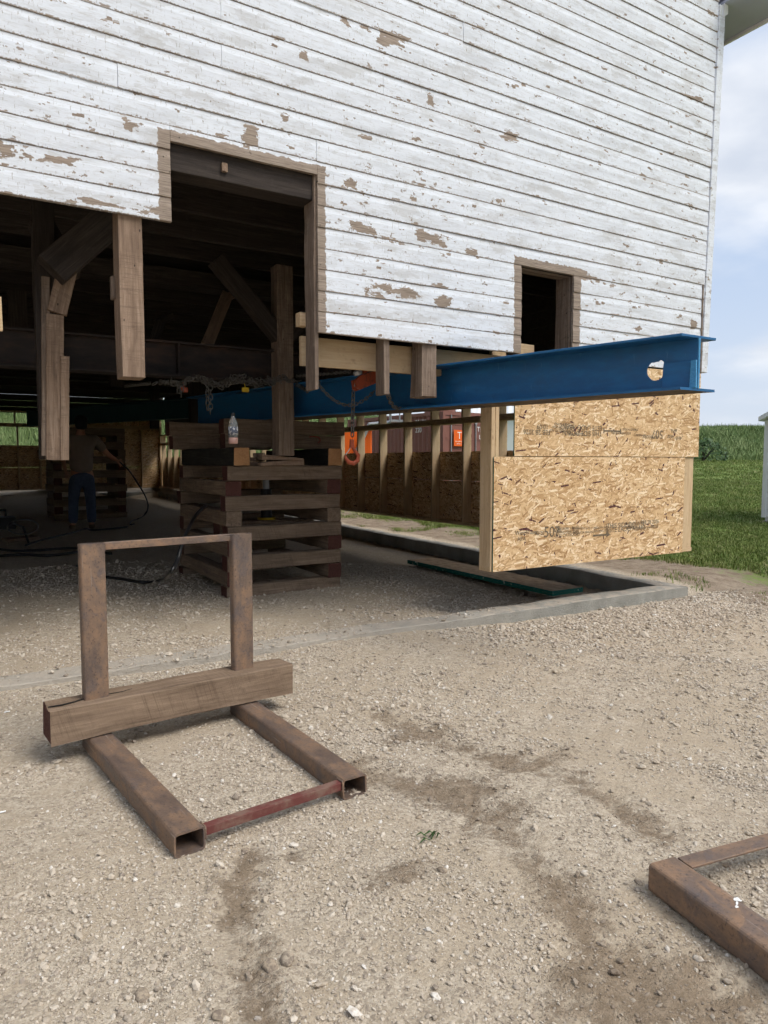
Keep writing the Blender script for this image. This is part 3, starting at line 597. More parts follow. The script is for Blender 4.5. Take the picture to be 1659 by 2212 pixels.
# roof with boxed eave beyond the corner
rf = MB(); t_ = .12
for s in (1, -1):
    xa, xb = (-5.1, .82) if s == 1 else (-5.1, -11.02)
    za, zb_ = 5.56 + 5.92, 5.56
    rf.add([(xa, -.34, za), (xb, -.34, zb_), (xb, 20.4, zb_), (xa, 20.4, za), (xa, -.34, za + t_), (xb, -.34, zb_ + t_), (xb, 20.4, zb_ + t_), (xa, 20.4, za + t_)],
           [(0, 1, 2, 3), (4, 7, 6, 5), (0, 4, 5, 1), (1, 5, 6, 2), (2, 6, 7, 3), (3, 7, 4, 0)])
roof = obj('roof', rf.mesh(), M_SOFFIT, barn)
so = MB(); so.box(.24, .80, -.33, 20.3, 5.52, 5.545); obj('soffit', so.mesh(), M_SOFFIT, roof)
fa = MB(); fa.box(.802, .83, -.34, 20.4, 5.49, 5.62); obj('fascia', fa.mesh(), M_WHITE, roof)
fz = MB(); fz.prism([(.24, 5.40), (.24, 5.519), (.30, 5.519), (.30, 5.44)], -.02, .12); obj('frieze_block', fz.mesh(), M_WHITE, roof)
# framing round the openings and the cut-off posts
member('door_header', (-4.96, .135, 3.045), (-3.90, .135, 3.045), .18, .13, W_OLD, barn)
member('door_header_block', (-4.60, .02, 3.04), (-4.60, .09, 3.04), .035, .05, W_POST, barn)
def vpost(nm, x0, x1, y0, y1, zb, zt, mt, **k): return member(nm, ((x0 + x1) / 2, (y0 + y1) / 2, zb), ((x0 + x1) / 2, (y0 + y1) / 2, zt), x1 - x0, y1 - y0, mt, barn, **k)
tag_ = {}
vpost('post', -5.232, -5.103, .022, .19, 1.738, 3.30, W_POST, rough=.003)
vpost('post', -4.003, -3.970, .022, .165, 1.730, 3.12, W_OLD, rough=.004, var=1)
vpost('post', -3.463, -3.417, .022, .135, 1.722, 2.65, W_OLD, rough=.003, var=2)
vpost('post', -3.135, -3.012, .022, .175, 1.722, 2.65, W_OLD, rough=.006, var=3)
vpost('jamb_post', -1.640, -1.602, .042, .20, 2.10, 2.80, W_OLD, rough=.003, var=4)
vpost('stud', -2.235, -2.190, .042, .14, 2.10, 2.80, W_OLD, rough=.003, var=5)
member('lintel', (-2.24, .10, 2.80), (-1.6, .10, 2.80), .11, .05, W_OLD, barn)
member('rim_board', (PY(649, 780, .215).x, .215, 2.005), (-2.20, .215, 2.005), .038, .20, W_NEW, barn)
member('rim_board', (-2.26, .30, 2.17), (-1.80, .30, 2.17), .038, .14, W_NEW, barn, var=2)
member('rim_board', (-2.26, .34, 2.03), (-1.80, .34, 2.03), .038, .14, W_NEW, barn, var=4)
member('nailer', (PY(643, 690, .2).x, .2, PY(650, 691, .2).z), (PY(660, 690, .2).x, .2, PY(650, 691, .2).z), .07, .09, W_NEW, barn)
member('rim_board', (-7.5, .21, 2.06), (-5.825, .21, 2.06), .038, .185, W_NEW, barn, var=3)
member('cleat', (-5.245, .165, 2.20), (-5.245, .165, 2.33), .02, .05, W_OLD, barn)
# interior posts with knee braces and scabs
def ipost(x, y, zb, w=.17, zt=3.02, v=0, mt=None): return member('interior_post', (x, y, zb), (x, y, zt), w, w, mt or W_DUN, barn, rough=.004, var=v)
ipost(-5.53, .88, 1.262, .13)
sc = PY(127, 800, .78)
member('post_scab', (PY(118, 995, .80).x, .80, 1.257), (PY(118, 680, .80).x, .80, PY(118, 680, .80).z), .105, .04, W_POST, barn, var=2)
member('post_scab', (PY(139, 995, .795).x, .79, 1.257), (PY(139, 770, .79).x, .79, PY(139, 770, .79).z), .055, .045, W_POST, barn, var=3)
member('post_scab', (PY(98, 985, .82).x, .82, 1.285), (PY(98, 600, .82).x, .82, PY(98, 600, .82).z), .05, .06, W_OLD, barn, var=3)
a = PY(123, 676, .78); b = PY(160, 520, .78)
member('brace_scab', a, b, .04, .118, W_POST, barn, up=Vector((1, 0, 0)))
a = PY(110, 585, .70); b = PY(245, 470, .70)
member('knee_brace', a, b, .17, .20, W_DUN, barn, up=Vector((-.4, 0, 1)))
a = PY(150, 600, .88); b = PY(85, 480, .95)
member('knee_brace', a, b, .14, .14, W_DUN, barn, up=Vector((1, 0, 0)), var=2)
cpx = PY(612, 985, 1.86)
ipost(cpx.x, 1.86, 1.302, .155, v=1, mt=W_OLD)
member('knee_brace', (cpx.x, 1.86, 2.35), (cpx.x - .62, 1.86, 3.0), .13, .13, W_DUN, barn)
member('knee_brace', (cpx.x, 1.86, 2.35), (cpx.x + .62, 1.86, 3.0), .13, .13, W_DUN, barn, var=1)
for px, y, zb in [(40, 4.2, 2.25), (420, 7.0, 1.66), (500, 9.5, 2.0), (330, 12.5, 2.0), (250, 6.3, 2.3)]:
    q = PY(px, 750, y); ipost(q.x, y, zb, .18, v=2)
member('strut', PY(445, 750, 2.3), PY(490, 640, 2.6), .11, .11, W_POST, barn, up=Vector((1, 0, 0)))
member('strut', PY(482, 645, 2.6), PY(528, 628, 2.7), .07, .07, W_POST, barn)
member('strut', PY(330, 745, 2.5), PY(345, 700, 2.6), .11, .09, W_DUN, barn, up=Vector((1, 0, 0)))
member('strut', PY(338, 700, 2.6), PY(370, 682, 2.7), .07, .07, W_DUN, barn)

# ------------------------------------------------------------------ new stud walls hanging below the barn
def panel(nm, x0, x1, y0, y1, z0, z1, parent, rot=None):
    mb = MB(); lx, ly, lz = (x1 - x0) / 2, (y1 - y0) / 2, (z1 - z0) / 2; mb.box(-lx, lx, -ly, ly, -lz, lz)
    me = mb.mesh(); thin = 1 if ly < lx else 0
    for p in me.polygons: p.material_index = 0 if abs(p.normal[thin]) > .5 else 1
    return obj(nm, me, [M_OSB, M_GREEN], parent, ((x0 + x1) / 2, (y0 + y1) / 2, (z0 + z1) / 2))
lowp = panel('osb_panel', -2.468, -.112, .0, .012, .374, 1.284, barn); lowp['label'] = 'full width strand board panel at the bottom with dark printing'
uppp = panel('osb_panel', -2.262, .088, -.002, .010, 1.290, 2.088, barn); uppp['label'] = 'strand board panel behind the steel beam, printing upside down'
def letters(par, items, y, flip=False):
    for body, x, z, size in items:
        me = text_mesh(body, size); me.materials.append(M_INK)
        m = Matrix.Translation((x, y, z)) @ Matrix.Rotation(math.pi / 2, 4, 'X') @ (Matrix.Rotation(math.pi, 4, 'Z') if flip else Matrix())
        obj('printed_lettering', me, None, par, wm=m)
def lx(px, py): q = PY(px, py, 0); return q.x, q.z
def L(px, py, s, body): x, z = lx(px, py); return (body, x, z, s)
letters(lowp, [L(1112, 1152, .052, 'WestFraser'), L(1117, 1165, .05, 'APA'), L(1155, 1153, .046, '40/20'), L(1174, 1151, .125, '507'), L(1195, 1147, .05, 'APA'), L(1196, 1158, .04, '13/32 CATEGORY'),
               L(1202, 1143, .030, 'EXPOSURE 1 RATED'), L(1205, 1150, .030, 'SHEATHING SPAN'), L(1238, 1143, .028, 'STRENGTH AXIS'), L(1238, 1152, .028, 'SIZED FOR SPACING'), L(1280, 1141, .026, 'STRENGTH AXIS'), L(1282, 1148, .026, 'THIS DIRECTION'),
               L(1308, 1137, .062, '|THIS SIDE DOWN'), L(1308, 1146, .062, '|ESTE LADO ABAJO'), L(1354, 1133, .030, 'MILL 507'), L(1354, 1140, .030, 'EXTERIOR'), L(1384, 1129, .050, 'FEB 28 2026'), L(1406, 1138, .046, '10:10'), L(1376, 1141, .026, 'MADE IN CANADA')], -.0022)
ar = MB(); x, z = lx(1281, 1157); ar.box(x, x + .17, -.0022, -.0012, z - .008, z + .008); x2 = x + .17
ar.add([(x2, -.0022, z - .022), (x2 + .05, -.0022, z), (x2, -.0022, z + .022), (x2, -.0012, z - .022), (x2 + .05, -.0012, z), (x2, -.0012, z + .022)], [(0, 1, 2), (3, 5, 4), (0, 3, 4, 1), (1, 4, 5, 2), (2, 5, 3, 0)])
obj('printed_arrow', ar.mesh(), M_INK, lowp)
letters(uppp, [L(1184, 922, .058, '10:09'), L(1188, 934, .058, 'FEB 28 2026'), L(1240, 917, .030, 'EXTERIOR BOND'), L(1240, 924, .030, 'MADE IN CANADA'), L(1238, 931, .030, 'CONFORMS TO ALL'), L(1262, 938, .030, 'MILL 507 HUD'), L(1300, 925, .06, 'ESTE LADO ABAJO'), L(1300, 937, .06, 'THIS SIDE DOWN'),
               L(1362, 936, .028, 'SIZED FOR SPACING'), L(1378, 928, .028, 'STRENGTH AXIS'), L(1395, 940, .030, 'EXPOSURE 1'), L(1420, 944, .04, 'CATEGORY'), L(1432, 938, .11, '507'), L(1455, 943, .04, '40/20'), L(1462, 930, .05, 'APA'), L(1472, 946, .04, '40/20')], -.0042, True)
ar = MB(); x, z = lx(1322, 931); ar.box(x - .10, x + .10, -.0042, -.0032, z - .006, z + .006); ar.box(x + .10, x + .112, -.0042, -.0032, z - .022, z + .022); ar.box(x - .112, x - .10, -.0042, -.0032, z - .022, z + .022)
obj('printed_arrow', ar.mesh(), M_INK, uppp)
for x0, x1, y0, y1, z0, z1 in [(-2.485, -2.447, .014, .154, .412, 1.70), (-2.444, -2.406, .014, .154, .412, 1.70), (-.125, .04, .013, .05, .412, 2.05)] + [(x, x + .038, .014, .154, .412, 1.70) for x in (-2.0, -1.59, -1.18, -.77, -.36)]:
    vpost('stud', x0, x1, y0, y1, z0, z1, W_NEW, rough=.0006)
member('bottom_plate', (-2.485, .084, .393), (.05, .084, .393), .14, .038, W_NEW, barn, rough=.0006)
member('top_plate', (-2.485, .084, 1.719), (.05, .084, 1.719), .14, .038, W_NEW, barn, rough=.0006)
# side wall framing
pm = MB(); pm.box(-.135, .005, .16, 20.0, .372, .410)
for s0 in (0,): pm.box(-.135, .005, .16, 20.0, 1.765, 1.803); pm.box(-.135, .005, .16, 20.0, 1.806, 1.844)
pm.box(-.135, .005, .16, 20.0, 2.07, 2.108)
sidef = obj('framed_wall', pm.mesh(), W_NEW, barn); sidef['label'] = 'new stud wall along the right side with strand board outside'
y = .86
while y < 19.6:
    for z0, z1, dy in ((.411, 1.764, 0), (1.845, 2.069, .02)):
        member('stud', (-.065, y + dy, z0), (-.065, y + dy, z1), .138, .038, W_NEW, sidef, rough=.0006, var=int(y * 7) % 4)
    y += .732 if y > 2.5 else .61
y = .02
for i in range(9):
    y1 = y + 2.43
    panel('osb_panel', .008, .020, y, min(y1, 20.0), .37, .97, sidef); panel('osb_panel', .008, .020, y, min(y1, 20), .976, 1.385, sidef); y = y1 + .006
    if y > 19.6: break
# unseen strand board panels added along the far side to darken the interior
for i in range(8): panel('osb_panel', -10.26, -10.248, .05 + i * 2.48, .05 + i * 2.48 + 2.47, .37, 2.11, barn)
# rear wall framing
pm = MB(); pm.box(-10.1, .0, 20.0, 20.14, .36, .40); pm.box(-10.1, 0, 20.0, 20.14, 2.29, 2.40); pm.box(-10.1, 0, 20.0, 20.14, 2.74, 2.78)
rearf = obj('framed_wall', pm.mesh(), W_NEW, barn); rearf['label'] = 'new stud wall at the far end of the barn'
for i in range(17):
    x = -.05 - i * .61
    member('stud', (x, 20.07, .401), (x, 20.07, 2.289), .045, .135, W_NEW, rearf, rough=.0006, var=i % 4)
    member('stud', (x - .06, 20.07, 2.401), (x - .06, 20.07, 2.739), .045, .135, W_NEW, rearf, rough=.0006)
for i in range(4):
    x1 = .02 - i * 2.44; zt2 = 2.60 if i == 0 else 1.73
    panel('osb_panel', x1 - 2.43, x1, 20.142, 20.154, .36, 1.05, rearf); panel('osb_panel', x1 - 2.43, x1, 20.142, 20.154, 1.056, zt2, rearf)

# ------------------------------------------------------------------ steel beams
BA = Vector((-.2236, .9747, 0)); BR_ = Vector((.9747, .2236, 0)); B0 = Vector((-2.552, -1.709, 0)); BZT, BZB = 1.97, 1.655
bl = empty('steel_beam', B0 + BR_ * .155 + Vector((0, 0, BZB)))
tag(bl, 'long blue painted steel beam jutting out under the barn, round hole near its end', 'steel beam')
bw = Matrix((BA, -BR_, UPZ)).transposed().to_4x4(); bw.translation = B0 + BR_ * .155
BL = 5.6
def bobj(nm, mb, mt, bev=0): me = mb.mesh(); return obj(nm, bevel_mesh(me, bev, 1) if bev else me, mt, bl, wm=bw)
def flange(z0, z1):
    mb = MB(); P = [(0, .155), (-.071, -.155), (BL, -.155), (BL, .155)]
    mb.add([(x, y, z) for z in (z0, z1) for x, y in P], [(0, 1, 2, 3), (7, 6, 5, 4), (0, 4, 5, 1), (1, 5, 6, 2), (2, 6, 7, 3), (3, 7, 4, 0)]); return mb
bobj('top_flange', flange(BZT - .015, BZT), M_BLUE, .002)
fl = bobj('bottom_flange', flange(BZB, BZB + .015), [M_BLUE, M_UNDER])
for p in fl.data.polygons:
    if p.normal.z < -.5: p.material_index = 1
hs = min(np.linspace(0, 1, 800), key=lambda s: abs(proj(B0 + BR_ * .155 + BA * s + UPZ * 1.8)[0] - 1418)); hz_ = min(np.linspace(1.67, 1.95, 300), key=lambda z: abs(proj(B0 + BR_ * .155 + BA * hs + UPZ * z)[1] - 800))
mb = MB(); zb, zt = BZB + .0145, BZT - .0145
s1 = hs + .25; N = 32; vo = []; vi = []
for j in range(N):
    a = 2 * math.pi * j / N; cx_, cz_ = math.cos(a), math.sin(a)
    k = 1 / max(abs(cx_) , abs(cz_)); ox, oz = cx_ * k, cz_ * k
    vo.append((hs + (ox * (s1 - hs) if ox > 0 else ox * (hs + .034)), ((zt + zb) / 2) + oz * (zt - zb) / 2))
    rr = .056 * (1 + (.10 if 1.9 < a < 2.5 else 0) - (.16 if 1.1 < a < 1.8 else 0) + random.uniform(-.02, .02))
    vi.append((hs + cx_ * rr * 1.05, hz_ + cz_ * rr * 1.08))
vs = [(x, y, z) for y in (-.006, .006) for (x, z) in vo + vi]
fs = []
for j in range(N):
    j2 = (j + 1) % N
    fs += [(j, j2, N + j2, N + j), (2 * N + j, 3 * N + j, 3 * N + j2, 2 * N + j2), (N + j, N + j2, 3 * N + j2, 3 * N + j)]
mb.add(vs, fs); mb.box(s1 - .0005, BL, -.006, .006, zb, zt)
bobj('web', mb, M_BLUE)
mb = MB(); mb.box(-.040, -.0335, -.010, .010, zb, zt); bobj('weld_edge', mb, M_BLUEW)
mb = MB(); mb.prism([(-.02, BZB + .016), (.17, BZB + .016), (.16, BZB + .175), (-.02, BZB + .17)], .0065, .026); bobj('stiffener_plate', mb, M_BLUE, .002)
mb = MB(); mb.prism([(-.042, BZB + .016), (-.004, BZB + .0165), (-.010, BZB + .172), (-.038, BZB + .174)], .0265, .045); bobj('weld_bead', mb, M_BLUEW)
def ibeam(nm, x0, x1, y0, y1, z0, z1, mt, lab):
    e = empty(nm, ((x0 + x1) / 2, (y0 + y1) / 2, z0)); tag(e, lab, 'steel beam')
    for n2, a in (('top_flange', (x0, x1, y0, y1, z1 - .016, z1)), ('bottom_flange', (x0, x1, y0, y1, z0, z0 + .016)), ('web', (x0, x1, (y0 + y1) / 2 - .007, (y0 + y1) / 2 + .007, z0 + .0155, z1 - .0155))):
        mb = MB(); mb.box(*a); obj(n2, mb.mesh(), mt, e)
    for i in range(3):
        xx = PY([130, 382, 700][i], 760, y0 + .05).x
        mb = MB(); mb.box(xx, xx + .016, y0 + .006, (y0 + y1) / 2 - .0075, z0 + .0165, z1 - .0165); obj('stiffener_plate', mb.mesh(), mt, e)
    return e
ibeam('steel_beam', -10.6, -1.0, 1.86, 2.06, 1.975, 2.27, M_RUSTB, 'dull rusty steel beam across the barn, resting on the blue beam behind the door')
M_TEAL = material('dark_teal_steel', lambda t: dict(col=t.mix(t.noise(t.pos(), 4, 5, .6), (0.012, 0.045, 0.055), (0.02, 0.075, 0.08)), rough=.6))
f0, f1 = PZ(150, 916.5, 1.96), PZ(397, 904, 1.96); fdv = (f1 - f0).normalized(); f1 = f0 + fdv * 9; f0 = f0 - fdv * 1.5
fb = empty('steel_beam', (f0 + f1) / 2); tag(fb, 'dark teal steel beam deep inside the barn, behind the head of the person', 'steel beam')
fm, fL = frame_from(f0, f1)
for n2, a in (('top_flange', (-.1, .1, .305, .32)), ('bottom_flange', (-.1, .1, 0, .016)), ('web', (-.007, .007, .0155, .3055))):
    mb = MB(); mb.box(-fL / 2, fL / 2, *a); obj(n2, mb.mesh(), M_TEAL, fb, wm=fm)

# ------------------------------------------------------------------ timber cribs
def tie(p0, p1, w_, h_, mats, label, group, var):
    o = member('crib_timber', p0, p1, w_, h_, mats, None, bev=.008, rough=.004, var=var); tag(o, label, 'timber', group); return o
def crib(x0, x1, y0, y1, zb, layers, which, group, wid=.145):
    z = zb; n = 0
    for k, (ax, h, kind, offs) in enumerate(layers):
        body, end = {'t': (W_TIE, W_RED), 'b': (W_TIEB, W_END), 'p': (W_TIE, W_TIE)}[kind]
        name = ORD[k] + (' layer' if k else ' layer')
        for i, (pos, da, db) in enumerate(offs):
            n += 1; j = random.uniform(-.012, .012); j2 = random.uniform(-.02, .02)
            side = ['front', 'back', 'middle'][i] if ax == 'x' else ['left', 'right', 'middle'][i]
            if ax == 'x': p0, p1 = (x0 + da + j2, pos + j, z + h / 2), (x1 + db + j2, pos - j, z + h / 2)
            else: p0, p1 = (pos + j, y0 + da + j2, z + h / 2), (pos - j, y1 + db + j2, z + h / 2)
            tie(p0, p1, wid, h - .002, (body, end), f'dark timber at the {side} of the {name} of the {which}', group, (k * 3 + i) % 7)
        z += h
    return z
X0, X1, Y0, Y1 = -4.0, -2.84, 1.85, 3.40; fy, by_, lx_, rx_ = Y0 + .075, Y1 - .075, X0 + .075, X1 - .075
hh = .1365; TL_ = PY(486, 930, 2.3).x - X0; TR_ = PY(736, 930, 2.3).x - X1
ly = []
for k in range(9):
    if k % 2 == 0: ly.append(('x', hh, 't', [(fy, 0, 0), (by_, 0, 0)]))
    else: ly.append(('y', hh, 't' if k != 5 else 'p', [(lx_, 0, 0), (rx_, 0, 0)]))
ly.append(('y', .165, 'b', [(lx_ + .05, -.03, .05), (rx_ + .02, 0, .05)]))
ly.append(('x', .1415, 't', [(2.36, TL_, TR_), (by_ - .1, -.12, -.2)])); ly.append(('x', .1415, 't', [(2.34, TL_ - .03, TR_ + .02), (by_ - .1, -.15, -.2)]))
crib(X0, X1, Y0, Y1, -.022, ly, 'nearer timber stack', 'timbers of the nearer crib stack')
tm = [o_ for o_ in bpy.data.objects if o_.get('label', '').startswith('dark timber at the front of the eleventh layer of the nearer')][0]
mb = MB(); mb.tube(smooth_path([PY(px_, py_, 2.283) for px_, py_ in ((668, 944), (680, 943), (690, 946), (692, 953), (686, 957))], 20) if 'smooth_path' in globals() else [PY(px_, py_, 2.283) for px_, py_ in ((668, 944), (674, 943), (680, 943), (687, 944.5), (691, 948), (691.5, 953), (687, 957))], [.006] * 7, 6)
M_REDP = material('red_spray_paint', lambda t: dict(col=(0.24, 0.03, 0.028), rough=.7)); obj('paint_mark', mb.mesh(), M_REDP, tm)
# short sleepers pushed under its left side
for i, (yy, zz) in enumerate([(2.02, -.075), (3.05, -.075)]):
    tie((-4.17, yy, zz), (-3.55, yy, zz), .14, .12, (W_TIE, W_RED), ['half buried timber end under the front left foot of the nearer stack', 'half buried timber end under the back left foot of the nearer stack'][i], 'timbers of the nearer crib stack', i)
U0, U1, V0, V1 = -4.42, -3.08, 10.65, 11.85; zb2 = g1(-3.9, 10.8) - .02
ly = []
for k in range(13):
    if k % 2 == 0: ly.append(('x', .140, 'p', [(V0 + .08, 0, 0), (V1 - .08, 0, 0)]))
    else: ly.append(('y', .140, 't' if k < 8 else 'p', [(U0 + .08, 0, 0), (U1 - .08, 0, 0)] + ([(-3.75, 0, 0)] if k in (9, 11) else [])))
ctop = crib(U0, U1, V0, V1, zb2, ly, 'stack behind the person', 'timbers of the far crib stack', .15)

# wedges and blocks under the centre post, jack inside the crib
zt8 = -.022 + 9 * hh
def wedge(nm, x, y, z, L_, w_, h0, h1, rz, lab):
    mb = MB(); mb.prism([(-L_/2, 0), (L_/2, 0), (L_/2, h1), (-L_/2, h0)], -w_/2, w_/2); o = obj(nm, bevel_mesh(mb.mesh(), .003, 1), W_POST, None, (x, y, z), (0, 0, rz)); return tag(o, lab, 'wood wedge')
wedge('wood_wedge', cpx.x - .03, 1.90, zt8 + .003, .46, .16, .025, .062, .1, 'pale wooden wedge lying flat under the foot of the centre post')
wedge('wood_wedge', cpx.x - .02, 1.89, zt8 + .055, .42, .14, .050, .014, .02, 'upper wooden wedge driven under the foot of the centre post')
for i in range(3):
    o = member('wood_block', (cpx.x - .26 + .03 * i, 1.98, zt8 + .02 + .04 * i), (cpx.x - .10, 2.2, zt8 + .02 + .04 * i), .10, .038, W_POST, None, var=i)
    tag(o, ['lowest thin board left of the centre post foot', 'middle thin board left of the centre post foot', 'topmost thin board left of the centre post foot'][i], 'wood block', 'thin boards beside the centre post foot')
jk = empty('hydraulic_jack', (-3.38, 2.45, .66)); tag(jk, 'dark hydraulic jack with yellow base inside the nearer timber stack', 'jack')
mb = MB(); mb.lathe([(.09, 0), (.09, .02), (.07, .022)], 18, (-3.38, 2.45, .66)); obj('base_plate', mb.mesh(), M_YELLOW, jk)
mb = MB(); mb.lathe([(.055, .022), (.055, .30), (.05, .31)], 18, (-3.38, 2.45, .66)); obj('cylinder', mb.mesh(), M_DARK, jk)
mb = MB(); mb.lathe([(.032, .31), (.032, .46), (.045, .465), (.045, .48)], 16, (-3.38, 2.45, .66)); obj('ram', mb.mesh(), M_STEEL, jk)
o = member('jack_timber', (-3.9, 2.45, .59), (-2.9, 2.45, .59), .2, .13, (W_TIE, W_RED), None); tag(o, 'timber under the jack inside the nearer stack', 'timber')

# bottle on the black timber
bp = PZ(504, 959, zt8 + .166); bt = empty('drink_bottle', bp); tag(bt, 'clear drink bottle with pink bottom standing on the black timber end', 'bottle')
mb = MB(); mb.lathe([(.032, .045), (.034, .06), (.033, .13), (.030, .155), (.014, .19), (.013, .205)], 20, bp); obj('body', mb.mesh(smooth=True), M_GLASS, bt)
mb = MB(); mb.lathe([(.030, 0), (.034, .006), (.034, .044), (.031, .0449)], 20, bp); obj('drink', mb.mesh(smooth=True), M_PINK, bt)
mb = MB(); mb.lathe([(.0348, .062), (.0346, .122)], 20, bp); obj('label_sleeve', mb.mesh(smooth=True), M_PAPER, bt)
mb = MB(); mb.lathe([(.0155, .199), (.0155, .219), (.013, .221)], 16, bp); obj('cap', mb.mesh(), M_DARK, bt)

# ------------------------------------------------------------------ chains, hoist, hook
def link_pts(l, w_, n=10):
    r = w_ / 2; s = l / 2 - r; P = []
    for i in range(n):
        a = 2 * math.pi * i / n + .001; P.append(Vector((math.cos(a) * r + (s if math.cos(a) > 0 else -s), math.sin(a) * r, 0)))
    return P
def chain_mb(mb, path, l=.042, w_=.026, wire=.0045, wig=0.0):
    path = [Vector(p) for p in path]; seg = [0]
    for a_, b_ in zip(path[:-1], path[1:]): seg.append(seg[-1] + (b_ - a_).length)
    tot = seg[-1]; pitch = l - 2.2 * wire; n = max(1, int(tot / pitch)); k = 0
    def at(s):
        s = min(max(s, 0), tot); i = max(j for j in range(len(seg)) if seg[j] <= s + 1e-9); i = min(i, len(seg) - 2)
        return path[i].lerp(path[i + 1], (s - seg[i]) / max(1e-9, seg[i + 1] - seg[i]))
    for i in range(n):
        s = (i + .5) * pitch; p = at(s); d = (at(s + pitch * .5) - at(s - pitch * .5)); d = d.normalized() if d.length > 1e-6 else Vector((0, 0, 1))
        if wig: p = p + Vector((random.uniform(-wig, wig), random.uniform(-wig, wig), random.uniform(-wig, wig))); d = (d + Vector((random.uniform(-1, 1), random.uniform(-1, 1), random.uniform(-1, 1))) * wig * 45).normalized()
        u = d.orthogonal().normalized(); v = d.cross(u); ang = (math.pi / 2 * (i % 2)) + .5 + (random.uniform(-.5, .5) if wig else 0)
        y_ = u * math.cos(ang) + v * math.sin(ang); z_ = d.cross(y_)
        mb.tube([p + d * q.x + y_ * q.y for q in link_pts(l, w_)], wire, 5, closed=True)
def chain(path, lab, **k):
    mb = MB(); chain_mb(mb, path, **k); o = obj('chain', mb.mesh(smooth=True), M_CHAIN); return tag(o, lab, 'chain')
YC = 1.62
mb = MB()
P0 = [PY(px, py + 5 * math.sin(px * .07), YC) for px, py in zip(range(330, 655, 12), np.linspace(826, 822, 28))]
for rep in range(4): chain_mb(mb, [p + Vector((random.uniform(-.02, .02), random.uniform(-.03, .03), random.uniform(-.022, .022))) for p in P0[(0, 4, 8, 2)[rep]:(28, 26, 25, 22)[rep]]], l=.05, w_=.032, wire=.005, wig=.016)
chain_mb(mb, [PY(448, 825, YC - .02), PY(448, 860, YC - .02), PY(449, 893, YC - .02)], l=.05, w_=.032, wire=.005); chain_mb(mb, [PY(454, 893, YC - .01), PY(455, 860, YC - .01), PY(455, 828, YC - .01)], l=.05, w_=.032, wire=.005)
chain_mb(mb, [PY(386, 828, YC - .02), PY(388, 856, YC - .02)], l=.05, w_=.032, wire=.005, wig=.004); chain_mb(mb, [PY(391, 856, YC - .02), PY(393, 828, YC - .02)], l=.05, w_=.032, wire=.005)
chain_mb(mb, [PY(640, 830, YC), PY(665, 845, 1.3), PY(690, 822, 1.0)], l=.05, w_=.032, wire=.005)
o = obj('chain', mb.mesh(smooth=True), M_CHAIN); tag(o, 'heavy bundle of grey chain strung under the rusty beam behind the post', 'chain')
chain([PZ(270, 834, 1.95), PY(325, 828, YC)], 'thin end of chain running left into the dark under the barn')
YH = .62
chain([PY(640, 812, 1.4), PY(700, 808, .95), PY(757, 803, YH)], 'taut chain pulled from the hoist to the chain bundle', l=.036, w_=.022, wire=.004)
slk = [PY(685 + 127 * u, 826 + 42 * (1 - (2 * u - 1) ** 2) + 14 * u, YH + .02) for u in np.linspace(0, 1, 14)]
chain(slk, 'slack loop of chain hanging below the orange hoist', l=.036, w_=.022, wire=.004)
hk_top = PY(763, 845, YH - .08); hk_bot = PY(761, 950, YH - .08)
chain([hk_top, hk_top.lerp(hk_bot, .5), hk_bot], 'straight chain hanging from the hoist to the orange hook', l=.046, w_=.029, wire=.0052)
c2 = [(834, 836), (838, 852), (843, 868), (852, 880), (870, 884), (890, 885), (906, 883)]
chain([PY(px, py, .28 + .05 * i) for i, (px, py) in enumerate(c2)], 'chain looped round the bottom flange of the blue beam', l=.046, w_=.029, wire=.0052)
hc = PY(786, 822, YH); ho = empty('chain_hoist', hc); tag(ho, 'orange lever chain hoist hanging beside the blue beam', 'hoist')
hm = frame_from(PY(757, 834, YH), PY(815, 808, YH))[0]
def hobj(nm, mb, mt): return obj(nm, bevel_mesh(mb.mesh(), .004, 2), mt, ho, wm=hm)
mb = MB(); mb.prism([(-.11, -.02), (-.09, -.05), (.08, -.055), (.12, -.02), (.11, .035), (-.05, .05), (-.10, .03)], -.055, -.02); hobj('housing', mb, M_ORANGE)
mb = MB(); mb.prism([(-.09, -.015), (-.07, -.045), (.09, -.045), (.10, .01), (-.06, .03)], -.02, .03); hobj('load_wheel', mb, M_STEEL)
mb = MB(); mb.prism([(-.10, -.035), (-.08, -.06), (.10, -.055), (.12, -.02), (.10, .02), (-.08, .03)], .03, .06); hobj('gear_cover', mb, M_ORANGE)
mb = MB(); mb.prism([(-.02, .05), (.20, .045), (.20, .085), (.01, .095)], -.05, -.02); hobj('lever', mb, M_ORANGE)
mb = MB(); mb.lathe([(.03, -.02), (.036, -.01), (.036, .015), (.02, .02)], 18, (-.05, -.035, .075)); hobj('hand_wheel', mb, M_STEEL)
hk = empty('lifting_hook', hk_bot); tag(hk, 'orange lifting hook dangling at the end of the hoist chain', 'hook')
px2m = (hk_bot - CAM).dot(FWD) / FPX
def hp(px, py): return PY(px, py, YH - .08)
mb = MB(); hpts = [(761, 965), (766, 973), (774, 984), (772, 995), (763, 1001), (753, 998), (747, 990), (746, 983)]
mb.tube([hp(*q) for q in hpts], [.011, .013, .016, .018, .019, .017, .013, .007], 10); obj('hook_body', mb.mesh(smooth=True), M_ORANGE, hk)
mb = MB(); mb.tube([hp(760, 949), hp(760, 967)], [.016, .020], 10); obj('swivel_block', mb.mesh(), M_ORANGE, hk)
mb = MB(); mb.tube([hp(747, 982), hp(757, 968)], .004, 6); obj('safety_latch', mb.mesh(), M_STEEL, hk)
